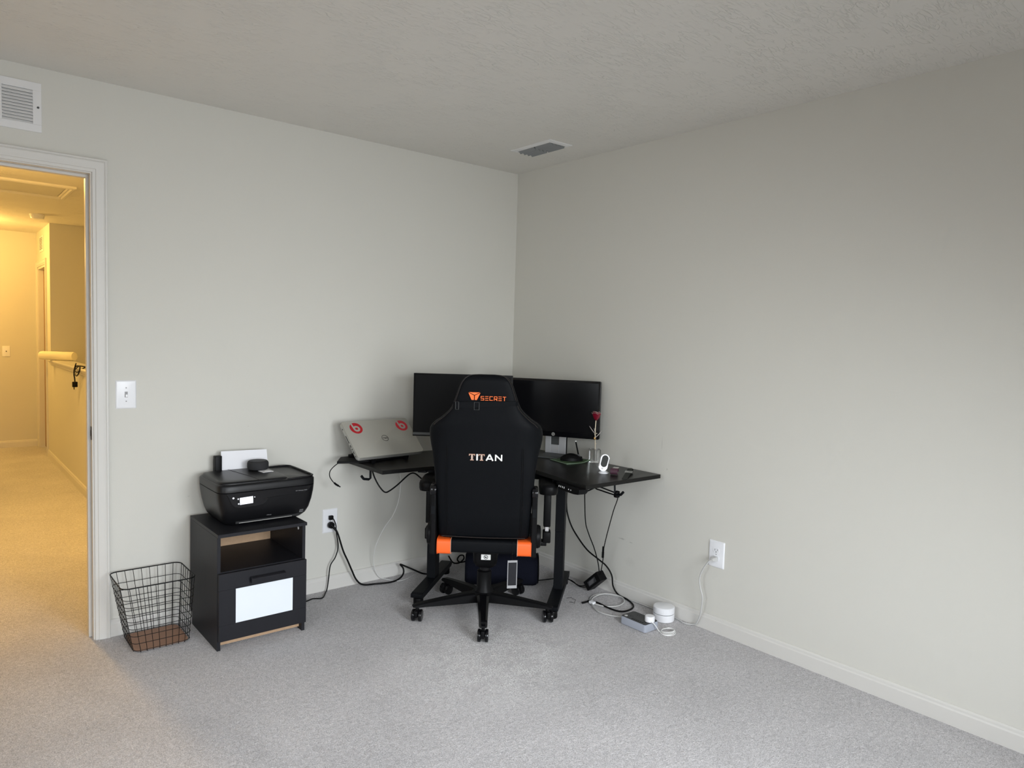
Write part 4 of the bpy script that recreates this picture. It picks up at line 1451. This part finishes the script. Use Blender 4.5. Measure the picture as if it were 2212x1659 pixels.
# TITAN : first and third letter copper slabs with serifs
hgt = 0.030
x = -0.070
def serifT(x):
    q = MB()
    for (a, b_) in (((x, hgt-0.002), (x+0.028, hgt-0.002)), ((x+0.006, 0.0015), (x+0.022, 0.0015))):
        stroke(q, [a, b_], 0.0038, 0.0012, Mt)
    stroke(q, [(x+0.0015, hgt-0.009), (x+0.0015, hgt)], 0.003, 0.0011, Mt)
    stroke(q, [(x+0.0265, hgt-0.009), (x+0.0265, hgt)], 0.003, 0.0011, Mt)
    q.build('letter', m_cop, bko, smooth=0)
    q = MB()
    stroke(q, [(x+0.0110, 0.002), (x+0.0110, hgt)], 0.0028, 0.0012, Mt)
    stroke(q, [(x+0.0172, 0.002), (x+0.0172, hgt)], 0.0028, 0.0012, Mt)
    q.build('letter', m_cop, bko, smooth=0)
    q = MB()
    stroke(q, [(x+0.0141, 0.003), (x+0.0141, hgt-0.004)], 0.0020, 0.0010, Mt)
    q.build('letter', m_tpl, bko, smooth=0)
serifT(-0.072)
glyphs(bko, 'letter', 'I', -0.0385, hgt, Mt, m_tpl, 0.03, 0, 0.0062)
serifT(-0.0285)
glyphs(bko, 'letter', 'AN', 0.0035, hgt, Mt, m_tpl, 0.0335, 0.0055, 0.0062)
# SECRET + emblem
Ms = backM(1.1135)
glyphs(bko, 'letter', 'SECRET', -0.023, 0.0195, Ms, m_orangept, 0.0152, 0.0046, 0.0026)
em = MB()
cxm = -0.052
topz = 0.036
for poly_ in ([(cxm-0.024, topz), (cxm+0.026, topz), (cxm+0.001, topz-0.012)], [(cxm-0.026, topz-0.002), (cxm-0.0012, topz-0.0145), (cxm-0.0012, topz-0.035), (cxm-0.012, topz-0.035)], [(cxm+0.028, topz-0.002), (cxm+0.0028, topz-0.0145), (cxm+0.0028, topz-0.035), (cxm+0.012, topz-0.035)]):
    em.prism(poly_, 0, 0.0012, Ms)
em.build('emblem', m_orangept, bko, smooth=0)
# seat cushion
def seat_ring(y, hw_, z0, z1, e=0.3):
    n = 32
    R_ = []
    for i in range(n):
        a = 2*PI*i/n
        c_, s_ = math.cos(a), math.sin(a)
        R_.append((XO+hw_*math.copysign(abs(c_)**e, c_), y, (z0+z1)/2+(z1-z0)/2*math.copysign(abs(s_)**0.5, s_)))
    return R_
seat = MB().rings([seat_ring(y, hw_, z0, z1) for (y, hw_, z0, z1) in ((-0.150, 0.19, 0.385, 0.44), (-0.135, 0.205, 0.372, 0.455), (-0.05, 0.235, 0.365, 0.47), (0.10, 0.25, 0.36, 0.475), (0.24, 0.25, 0.36, 0.475), (0.285, 0.235, 0.37, 0.46), (0.30, 0.20, 0.385, 0.44))]).build('seat', m_leather, ch, smooth=60)
def roundbar(x0, x1, y0, y1, z0, z1, r=0.012):
    pts2 = rrect(y0, y1, z0, z1, r, 4)
    return MB().rings([[(x, p[0], p[1]) for p in pts2] for x in (x0, x1)])
rb = roundbar(XO-0.150, XO+0.160, -0.262, -0.150, 0.388, 0.451, 0.016).build('seat_rear_roll', m_leather, seat, smooth=40)
for (x0, x1) in ((-0.214, -0.150), (0.160, 0.224)):
    o_ = roundbar(XO+x0, XO+x1, -0.268, -0.150, 0.381, 0.452, 0.018).build('orange_tab', m_orange, seat, smooth=40)
    for xe in (x0, x1):
        P = [(XO+xe, p[0], p[1]) for p in rrect(-0.269, -0.16, 0.380, 0.453, 0.018, 4)]
        MB().tube(P, 0.0014, 6, 1, closed=True).build('tab_piping', m_cop if xe in (-0.150, 0.160) else m_orange, o_)
# recliner brackets and covers
for sx in (-1, 1):
    x0 = XO+sx*0.222
    b = MB()
    FXm = Matrix(((0, 0, 1, 0), (1, 0, 0, 0), (0, 1, 0, 0), (0, 0, 0, 1)))
    b.prism([(-0.265, 0.378), (-0.10, 0.378), (-0.10, 0.42), (-0.185, 0.56), (-0.215, 0.70), (-0.245, 0.715), (-0.285, 0.70), (-0.262, 0.56)], min(x0, x0+sx*0.026), max(x0, x0+sx*0.026), FXm)
    bo = b.build('recliner_bracket', m_black, ch, smooth=20, bevel=0.006, seg=3)
    dcx = x0+sx*0.026
    MB().lathe([(0.055, 0.0), (0.055, 0.008), (0.050, 0.018), (0.03, 0.022), (0.0, 0.022)], 36, frame((dcx, -0.205, 0.465), 0, 0, sx*PI/2)).build('round_cover', m_black, bo)
    MB().box(x0+sx*0.013-0.009, x0+sx*0.013+0.009, -0.270, -0.262, 0.57, 0.63).build('hinge_plate', m_bmetal, bo, smooth=0)
    MB().cyl(0.026, -0.014, 0.014, 24, frame((x0+sx*0.013, -0.262, 0.685), 0, 0, PI/2), bev=0.004).build('hinge_cap', m_blackg, bo)
# armrests
for sx in (-1, 1):
    ax_ = XO+(0.303 if sx > 0 else -0.290)
    a = MB()
    pad = []
    for (z, g_) in ((0.632, 0.010), (0.634, 0.003), (0.646, 0.0), (0.668, 0.0), (0.680, 0.004), (0.686, 0.014)):
        pad.append([(ax_+p[0], 0.038+p[1], z) for p in rrect(-0.047+g_, 0.047-g_, -0.118+g_, 0.118-g_, 0.040-g_*0.5, 6)])
    ap = a.rings(pad).build('armrest_pad', m_black, ch, smooth=50)
    MB().box(ax_-0.018, ax_+0.018, 0.0, 0.055, 0.455, 0.634, bev=0.006).build('armrest_post', m_black, ap)
    MB().box(ax_-0.010, ax_+0.010, 0.012, 0.043, 0.40, 0.456).build('post_slide', m_chrome, ap, smooth=0, bevel=0.002)
    arb = MB().box(ax_-0.020, ax_+0.020, -0.005, 0.060, 0.375, 0.432, bev=0.006)
    arb.box(min(XO+sx*0.12, ax_), max(XO+sx*0.12, ax_), -0.002, 0.056, 0.360, 0.382, bev=0.003)
    arb.build('armrest_bracket', m_black, ap)
# mechanism
mc = MB()
rings_m = []
for (z, hx, y0, y1) in ((0.262, 0.040, -0.075, 0.06), (0.275, 0.050, -0.10, 0.10), (0.300, 0.058, -0.125, 0.13), (0.345, 0.060, -0.13, 0.14), (0.375, 0.060, -0.13, 0.14)):
    rings_m.append([(p[0], p[1], z) for p in rrect(-hx, hx, y0, y1, 0.028, 5)])
MSH = Matrix.Translation((0.013, 0, 0))
mco = mc.rings(rings_m).build('tilt_mechanism', m_black, ch, smooth=40, m=MSH)
MSK = Matrix.Translation((0.017, -0.0005, 0.018))
sk = MB().box(-0.023, 0.023, -0.1312, -0.1295, 0.302, 0.328).build('warning_sticker', m_tpl, mco, smooth=0, m=MSK)
q = MB()
R_ = []
for i in range(28):
    a = 2*PI*i/28
    R_.append([(ri_2*math.cos(a), y, 0.315+ri_2*math.sin(a)) for (ri_2, y) in ((0.0080, -0.1310), (0.0105, -0.1310), (0.0105, -0.1318), (0.0080, -0.1318))])
q.rings(R_, close=True)
q.box(-0.0095, 0.0095, -0.1318, -0.1310, -0.0008, 0.0008, Matrix.Translation((0, 0, 0.315)) @ Matrix.Rotation(math.radians(40), 4, 'Y'))
q.box(-0.005, 0.004, -0.1316, -0.1310, 0.3115, 0.3170)
q.build('no_symbol', m_slot, sk, smooth=0, m=MSK)
gc_ = MB().lathe([(0.048, 0.118), (0.046, 0.130), (0.037, 0.145), (0.036, 0.225), (0.030, 0.229)], 32).build('gas_cover', m_black, ch, m=Matrix.Translation((0.004, 0, 0)))
MB().cyl(0.025, 0.225, 0.268, 28).build('gas_lift', m_blackg, ch, m=Matrix.Translation((0.006, 0, 0)))
# star base
hub = MB().lathe([(0.040, 0.072), (0.056, 0.078), (0.058, 0.115), (0.050, 0.124), (0.03, 0.126)], 36).build('base_hub', m_black, ch)
A0 = math.radians(276.1-2.0)
for k in range(5):
    a = A0+2*PI*k/5
    Fk = frame((0, 0, 0), a)
    sp = MB()
    rs = []
    for (r_, hw_, zt_, zb_) in ((0.040, 0.034, 0.121, 0.074), (0.10, 0.030, 0.118, 0.074), (0.20, 0.025, 0.108, 0.074), (0.30, 0.021, 0.097, 0.075), (0.345, 0.020, 0.090, 0.074), (0.360, 0.015, 0.084, 0.076)):
        rs.append([(r_, -hw_, zb_), (r_, hw_, zb_), (r_, hw_*0.95, zt_-0.006), (r_, hw_*0.55, zt_), (r_, -hw_*0.55, zt_), (r_, -hw_*0.95, zt_-0.006)])
    spo = sp.rings(rs).build('base_spoke', m_blackg if k == 0 else m_black, ch, smooth=25, m=Fk)
    # caster
    ca = a
    cxk, cyk = 0.338*math.cos(a), 0.338*math.sin(a)
    rotc = {0: 0.0, 1: 0.15, 2: 0.75, 3: -0.6, 4: -0.1}[k]
    Fc = frame((cxk, cyk, 0), rotc)
    cs = MB().cyl(0.0085, 0.055, 0.076, 14).box(-0.0085, 0.0085, -0.029, 0.020, 0.026, 0.060, bev=0.004)
    cso = cs.build('caster', m_black, spo, m=Fc)
    for sx in (-1, 1):
        MB().cyl(0.0295, -0.0080, 0.0080, 28, frame((sx*0.0172, 0.006, 0.0295), 0, 0, PI/2), bev=0.004).build('wheel', m_blackg, spo, m=Fc)
# hang tag
tg = thing('hang_tag', 'grey swing tag hanging by a string behind the chair seat', 'tag', CO, CR)
q = MB().prism([(-0.024, 0.0), (0.022, 0.0), (0.022, 0.132), (-0.024, 0.132)], 0, 0.0012, Matrix(((0.98, 0, 0.2, 0.150), (0.2, 0, -0.98, -0.276), (0, 1, 0, 0.236), (0, 0, 0, 1))))
tgo = q.build('card', m_grey, tg, smooth=0)
q = MB().prism([(-0.0205, 0.014), (0.0185, 0.014), (0.0185, 0.122), (-0.0205, 0.122)], 0.0012, 0.0018, Matrix(((0.98, 0, 0.2, 0.150), (0.2, 0, -0.98, -0.276), (0, 1, 0, 0.236), (0, 0, 0, 1))))
q.build('dark_panel', m_cab, tgo, smooth=0)
MB().tube([(0.148, -0.2775, 0.372), (0.146, -0.276, 0.39), (0.148, -0.274, 0.42), (0.150, -0.268, 0.4535)], 0.0009, 6, 3).build('string', m_cord, tg)

# ================================================================== NAVY ROLL UNDER DESK
fr = thing('rolled_foot_cushion', 'dark navy knit rolled cushion on the carpet under the desk', 'cushion', (-0.425, -0.465, 0), math.radians(-38))
prof_c = []
for (x, s_) in ((-0.205, 0.80), (-0.195, 0.95), (-0.18, 1), (-0.06, 1.02), (0.06, 1), (0.18, 1), (0.197, 0.96), (0.207, 0.82)):
    ring = []
    for i in range(28):
        a = 2*PI*i/28
        yy = 0.092*s_*math.copysign(abs(math.cos(a))**0.8, math.cos(a))
        zz = 0.090+0.090*s_*math.copysign(abs(math.sin(a))**0.75, math.sin(a))
        ring.append((x, yy, zz))
    prof_c.append(ring)
fro = MB().rings(prof_c).build('knit_cover', m_navy, fr, smooth=60)
MB().tube([(0.206, 0.085*math.cos(2*PI*i/24), 0.092+0.082*math.sin(2*PI*i/24)) for i in range(24)], 0.004, 6, 1, closed=True).build('end_piping', m_cord, fro)

# ================================================================== CORDS
def cord(name, pts, r, material, label, cat='cord', group=None):
    o = MB().tube(pts, r, 10, 7).build(name, material, None, smooth=60)
    return tag(o, label, cat, group)


def cordthing(name, pts, r, material, label, cat='cord'):
    t = thing(name, label, cat, pts[0])
    ti_ = Matrix.Translation(-Vector(pts[0]))
    MB().tube(pts, r, 10, 7).build('cable', material, t, smooth=60, m=ti_)
    return t, ti_


t, ti_ = cordthing('thick_cable', [(-1.257, -0.034, 0.356), (-1.243, -0.038, 0.340), (-1.232, -0.050, 0.312), (-1.203, -0.055, 0.218), (-1.175, -0.055, 0.157), (-1.149, -0.055, 0.098), (-1.122, -0.055, 0.042), (-1.086, -0.062, 0.009), (-1.023, -0.088, 0.007), (-0.935, -0.112, 0.007), (-0.871, -0.095, 0.010), (-0.840, -0.085, 0.031), (-0.836, -0.075, 0.058), (-0.852, -0.070, 0.082), (-0.826, -0.095, 0.070), (-0.779, -0.115, 0.045), (-0.730, -0.125, 0.020), (-0.67, -0.12, 0.007), (-0.60, -0.085, 0.007)], 0.0048, m_cord, 'thick black power cord with round plug in the lower left socket')
MB().lathe([(0.017, -0.024), (0.018, -0.010), (0.013, 0.0), (0.0, 0.0)], 24, Matrix.Translation((-1.260, -0.0085, 0.3603)) @ Matrix.Rotation(PI/2, 4, 'X') @ Matrix.Scale(-1, 4, (0, 0, 1)) @ Matrix.Identity(4)).build('plug', m_black, t, m=ti_)
MB().tube([(-1.260, -0.026, 0.360), (-1.252, -0.034, 0.350), (-1.243, -0.040, 0.338), (-1.236, -0.047, 0.322)], lambda u: 0.0085-0.0035*u, 10, 3).build('strain_relief', m_black, t, m=ti_)
t, ti_ = cordthing('thin_cable', [(-1.254, -0.024, 0.401), (-1.246, -0.030, 0.386), (-1.237, -0.033, 0.358), (-1.234, -0.033, 0.319), (-1.222, -0.033, 0.241), (-1.237, -0.033, 0.184), (-1.266, -0.033, 0.141), (-1.275, -0.033, 0.072), (-1.284, -0.035, 0.018), (-1.30, -0.050, 0.004), (-1.348, -0.113, 0.004), (-1.392, -0.095, 0.004), (-1.440, -0.110, 0.004), (-1.52, -0.10, 0.004)], 0.0030, m_cord, 'thin black power cord from the upper left socket down to the cabinet')
MB().box(-1.270, -1.246, -0.026, -0.0085, 0.388, 0.411, bev=0.004).build('plug', m_black, t, m=ti_)
cord('charging_cable', [(-0.872, -0.060, 0.715), (-0.872, -0.080, 0.624), (-0.874, -0.095, 0.558), (-0.892, -0.10, 0.454), (-0.927, -0.10, 0.380), (-0.970, -0.09, 0.320), (-1.006, -0.07, 0.234), (-1.013, -0.05, 0.157), (-1.000, -0.035, 0.080), (-0.965, -0.03, 0.020), (-0.925, -0.055, 0.004), (-0.889, -0.110, 0.004), (-0.830, -0.105, 0.004), (-0.743, -0.060, 0.004)], 0.0018, m_wcord, 'thin white cable hanging from the desk to the carpet by the left wall')
cord('hanging_cable', [(-1.170, -0.300, 0.700), (-1.169, -0.330, 0.660), (-1.152, -0.350, 0.617), (-1.127, -0.360, 0.588), (-1.098, -0.360, 0.592), (-1.049, -0.360, 0.620), (-1.005, -0.360, 0.652), (-0.975, -0.360, 0.669), (-0.946, -0.360, 0.666), (-0.902, -0.360, 0.632), (-0.86, -0.35, 0.61), (-0.82, -0.33, 0.64)], 0.0038, m_cord, 'black cable looping under the left wing of the desk')
t, ti_ = cordthing('usb_cable', [(-1.203, -0.125, 0.7295), (-1.251, -0.135, 0.727), (-1.292, -0.140, 0.711), (-1.323, -0.140, 0.684), (-1.328, -0.140, 0.656), (-1.312, -0.140, 0.627), (-1.296, -0.140, 0.611)], 0.0024, m_cord, 'short black cable with bare connector dangling off the left desk end')
MB().tube([(-1.300, -0.140, 0.615), (-1.292, -0.140, 0.607), (-1.278, -0.140, 0.598)], 0.0075, 8, 1, flat=0.7).tube([(-1.278, -0.140, 0.598), (-1.267, -0.140, 0.591)], 0.0055, 4, 1, flat=0.6).build('connector', m_black, t, m=ti_)
# right side
bundle = thing('cable_bundle', 'black cables tied up on the right desk hook', 'cord', (-0.30, -1.17, 0.64))
bi = Matrix.Translation((0.30, 1.17, -0.64))
MB().tube([(-0.53, -0.98, 0.69), (-0.40, -0.965, 0.640), (-0.30, -0.967, 0.607), (-0.280, -1.016, 0.629), (-0.280, -1.054, 0.655), (-0.28, -1.10, 0.69)], 0.0034, 8, 6).build('cable', m_cord, bundle, m=bi)
MB().tube([(-0.25, -0.94, 0.69), (-0.280, -1.032, 0.650), (-0.283, -1.080, 0.648), (-0.290, -1.176, 0.641), (-0.290, -1.195, 0.640)], 0.0036, 8, 6).build('cable', m_cord, bundle, m=bi)
MB().tube([(-0.25, -0.96, 0.69), (-0.280, -1.030, 0.640), (-0.280, -1.081, 0.631), (-0.288, -1.170, 0.628), (-0.292, -1.190, 0.628)], 0.0036, 8, 6).build('cable', m_cord, bundle, m=bi)
MB().box(-0.303, -0.278, -1.205, -1.180, 0.618, 0.652, bev=0.006).build('hook_and_loop_tie', m_cord, bundle, m=bi)
# power brick hanging low against the wall
pb = thing('power_brick', 'black power adapter hanging near the carpet under the right desk wing', 'power adapter', (-0.095, -0.885, 0.05))
FB = Matrix.Rotation(math.radians(-90), 4, 'Z') @ Matrix.Rotation(math.radians(-42), 4, 'Y')
MB().box(-0.064, 0.064, -0.027, 0.027, -0.027, 0.027).build('case', m_black, pb, smooth=0, bevel=0.003, m=Matrix.Translation((0, 0, 0.02)) @ FB)
lbm = MB().box(-0.035, 0.035, -0.0276, -0.0271, -0.015, 0.012)
lbo_ = lbm.build('rating_label', m_stripd, pb, smooth=0, m=Matrix.Translation((0, 0, 0.02)) @ FB)
q = MB()
for i in range(4):
    q.box(-0.030+i*0.003, 0.012+0.004*i, -0.0280, -0.0276, -0.010+i*0.005, -0.0085+i*0.005)
q.build('label_print', m_grey, lbo_, smooth=0, m=Matrix.Translation((0, 0, 0.02)) @ FB)
pi_ = Matrix.Translation((0.095, 0.885, -0.05))
MB().tube([(-0.16, -0.80, 0.70), (-0.14, -0.803, 0.650), (-0.120, -0.803, 0.587), (-0.115, -0.803, 0.509), (-0.11, -0.810, 0.385), (-0.105, -0.834, 0.320), (-0.10, -0.873, 0.251), (-0.10, -0.905, 0.181), (-0.10, -0.920, 0.120)], 0.0030, 8, 6).build('output_cord', m_cord, pb, m=pi_)
MB().tube([(-0.288, -1.200, 0.630), (-0.25, -1.16, 0.59), (-0.19, -1.08, 0.50), (-0.14, -0.985, 0.30), (-0.11, -0.95, 0.20), (-0.10, -0.928, 0.120)], 0.0026, 8, 6).build('output_cord', m_cord, pb, m=pi_)
MB().tube([(-0.140, -0.978, 0.290), (-0.132, -0.970, 0.262)], 0.0058, 10, 1).tube([(-0.131, -0.969, 0.258), (-0.122, -0.960, 0.225)], 0.0066, 10, 1).build('inline_connector', m_black, pb, m=pi_)
MB().tube([(-0.10, -0.845, 0.035), (-0.12, -0.80, 0.020), (-0.120, -0.765, 0.020), (-0.120, -0.716, 0.030), (-0.13, -0.64, 0.020), (-0.20, -0.58, 0.008), (-0.28, -0.55, 0.006)], 0.0030, 8, 6).build('input_cord', m_cord, pb, m=pi_)
MB().tube([(-0.10, -0.850, 0.025), (-0.11, -0.79, 0.010), (-0.110, -0.726, 0.020), (-0.12, -0.658, 0.035), (-0.14, -0.60, 0.030)], 0.0026, 8, 6).build('input_cord', m_cord, pb, m=pi_)
t, ti_ = cordthing('display_cable', [(-0.26, -0.70, 0.69), (-0.14, -0.645, 0.600), (-0.100, -0.640, 0.543), (-0.095, -0.637, 0.461), (-0.09, -0.644, 0.395), (-0.085, -0.677, 0.326), (-0.08, -0.733, 0.267), (-0.075, -0.800, 0.216), (-0.07, -0.882, 0.184), (-0.06, -0.932, 0.158), (-0.05, -0.965, 0.113), (-0.035, -0.965, 0.049), (-0.026, -0.995, 0.010), (-0.035, -1.071, 0.006), (-0.067, -1.137, 0.006), (-0.110, -1.170, 0.006), (-0.167, -1.176, 0.006), (-0.201, -1.152, 0.006), (-0.213, -1.089, 0.008), (-0.209, -1.012, 0.010), (-0.226, -0.968, 0.008), (-0.245, -0.966, 0.006)], 0.0044, m_cord, 'thick black cable curling down the right wall onto the carpet')
MB().tube([(-0.243, -0.966, 0.007), (-0.255, -0.966, 0.007), (-0.272, -0.964, 0.007)], 0.0075, 8, 1, flat=0.6).build('connector', m_black, t, m=ti_)

# power strip with its pale grey cord and coil
ps = thing('power_strip', 'grey and black power strip with pale grey cord on the carpet', 'power strip', (-0.25, -1.335, 0), math.radians(-90))
FPS = frame((0, 0, 0), 0)
body = []
for (z, g_) in ((0.002, 0.004), (0.004, 0.0), (0.036, 0.0), (0.040, 0.003)):
    body.append([(p[0], p[1], z) for p in rrect(-0.080+g_, 0.080-g_, -0.052+g_, 0.052-g_, 0.014, 6)])
pso = MB().rings(body).build('case', m_strip, ps, smooth=40)
fc = MB().prism(rrect(-0.077, 0.077, -0.049, 0.049, 0.012, 6), 0.0395, 0.0410).build('top_face', m_stripd, ps, smooth=0)
q = MB()
for (cx, cy) in ((-0.025, 0.022), (0.020, 0.022), (-0.040, -0.010)):
    q.box(cx-0.008, cx-0.006, cy-0.004, cy+0.004, 0.0410, 0.0414).box(cx+0.006, cx+0.008, cy-0.004, cy+0.004, 0.0410, 0.0414)
    q.cyl(0.0025, 0.0410, 0.0414, 10, Matrix.Translation((cx, cy-0.008, 0)))
for i in range(6):
    q.box(-0.018+i*0.0125, -0.011+i*0.0125, -0.042, -0.028, 0.0410, 0.0413)
q.build('sockets', m_slot, fc, smooth=0)
MB().cyl(0.0085, 0.0405, 0.0430, 24, Matrix.Translation((-0.060, -0.030, 0)), bev=0.001).build('power_button', m_gcord, fc)
# the cord of the strip: wall plug, behind the router, coiled on the carpet
gi = (Matrix.Translation((-0.25, -1.335, 0)) @ Matrix.Rotation(math.radians(-90), 4, 'Z')).inverted()
gpts = [(-0.048, -1.600, 0.366), (-0.052, -1.580, 0.352), (-0.050, -1.546, 0.300), (-0.047, -1.530, 0.253), (-0.045, -1.535, 0.212), (-0.045, -1.550, 0.167), (-0.042, -1.546, 0.124), (-0.035, -1.535, 0.075), (-0.027, -1.510, 0.020), (-0.030, -1.480, 0.005), (-0.043, -1.445, 0.005), (-0.030, -1.400, 0.005), (-0.022, -1.300, 0.005), (-0.020, -1.196, 0.005), (-0.021, -1.136, 0.005), (-0.025, -1.080, 0.005), (-0.035, -1.020, 0.005), (-0.060, -0.950, 0.005), (-0.100, -0.920, 0.005), (-0.160, -0.925, 0.005), (-0.215, -0.965, 0.006), (-0.228, -1.020, 0.007), (-0.205, -1.075, 0.007), (-0.150, -1.105, 0.007), (-0.085, -1.090, 0.008), (-0.045, -1.045, 0.010), (-0.050, -0.990, 0.012), (-0.090, -0.945, 0.011), (-0.150, -0.945, 0.011), (-0.215, -0.975, 0.011), (-0.262, -1.035, 0.008), (-0.289, -1.100, 0.006), (-0.278, -1.165, 0.006), (-0.258, -1.215, 0.010), (-0.250, -1.258, 0.018)]
MB().tube(gpts, 0.0036, 10, 7).build('supply_cord', m_gcord, ps, m=gi)
pl_ = MB()
pl_.rings([[(-0.0085, -1.589-0.013, 0.362-0.011), (-0.0085, -1.589+0.013, 0.362-0.011), (-0.0085, -1.589+0.013, 0.362+0.011), (-0.0085, -1.589-0.013, 0.362+0.011)], [(-0.028, -1.589-0.013, 0.362-0.010), (-0.028, -1.589+0.013, 0.362-0.010), (-0.028, -1.589+0.013, 0.362+0.010), (-0.028, -1.589-0.013, 0.362+0.010)], [(-0.050, -1.592-0.006, 0.364-0.005), (-0.050, -1.592+0.006, 0.364-0.005), (-0.050, -1.592+0.006, 0.364+0.005), (-0.050, -1.592-0.006, 0.364+0.005)]])
pl_.build('plug', m_gcord, ps, smooth=0, bevel=0.003, m=gi)
MB().box(-0.245, -0.222, -1.015, -0.985, 0.005, 0.0185).build('cord_wrap', m_white, ps, smooth=0, bevel=0.002, m=gi)
# router
rt_ = thing('wifi_router', 'round white two tier wifi router on the carpet against the baseboard', 'router', (-0.083, -1.352, 0))
RR = 0.053
MB().lathe([(RR-0.004, 0.0), (RR, 0.003), (RR, 0.036), (RR-0.001, 0.037)], 48).build('lower_shell', m_white, rt_)
MB().lathe([(RR-0.003, 0.036), (RR-0.003, 0.040)], 48).build('light_gap', m_dgrey, rt_)
MB().lathe([(RR-0.001, 0.0395), (RR, 0.0405), (RR, 0.069), (RR-0.002, 0.0710), (RR-0.005, 0.0720), (0.0, 0.0728)], 48).build('upper_shell', m_white, rt_)
# charger with coiled white cable plugged in the strip
ad = thing('charger_adapter', 'small round white charger plugged in the strip with its cable coiled', 'charger', (-0.243, -1.393, 0.0416))
MB().lathe([(0.021, 0.0), (0.024, 0.002), (0.024, 0.024), (0.021, 0.028), (0.0, 0.029)], 32).build('body', m_white, ad)
coil = [(-0.014, -0.018, 0.007), (-0.013, -0.026, 0.005), (-0.006, -0.033, -0.001), (0.004, -0.042, -0.018), (0.010, -0.048, -0.032)]
for i in range(84):
    a = 2.3+2*PI*i/22
    lp_ = i/22
    r_ = 0.037-0.0022*lp_
    coil.append((0.043+0.002*math.sin(lp_*4)+r_*math.cos(a)*1.1, -0.078+r_*math.sin(a)*0.92, -0.0392+0.0034*lp_+0.002*math.sin(a+lp_)))
MB().tube(coil, 0.0020, 8, 3).build('cable', m_wcord, ad)
# little wire tie on the carpet
tag(MB().tube([(-0.310, -0.905, 0.003), (-0.300, -0.935, 0.003), (-0.262, -0.905, 0.004), (-0.268, -0.880, 0.004)], 0.0009, 5, 1).tube([(-0.286, -0.858, 0.003), (-0.255, -0.868, 0.003)], 0.0009, 5, 1).build('wire_tie', m_cord, None), 'bent black wire tie on the carpet beside the right desk foot', 'wire tie')
t, ti_ = cordthing('short_cord', [(-0.52, -0.075, 0.074), (-0.49, -0.08, 0.030), (-0.45, -0.085, 0.022), (-0.415, -0.085, 0.040), (-0.418, -0.085, 0.062), (-0.445, -0.085, 0.066), (-0.462, -0.085, 0.045), (-0.44, -0.085, 0.024), (-0.39, -0.09, 0.024), (-0.33, -0.10, 0.020)], 0.0045, m_cord, 'short looped black cord behind the left desk foot')
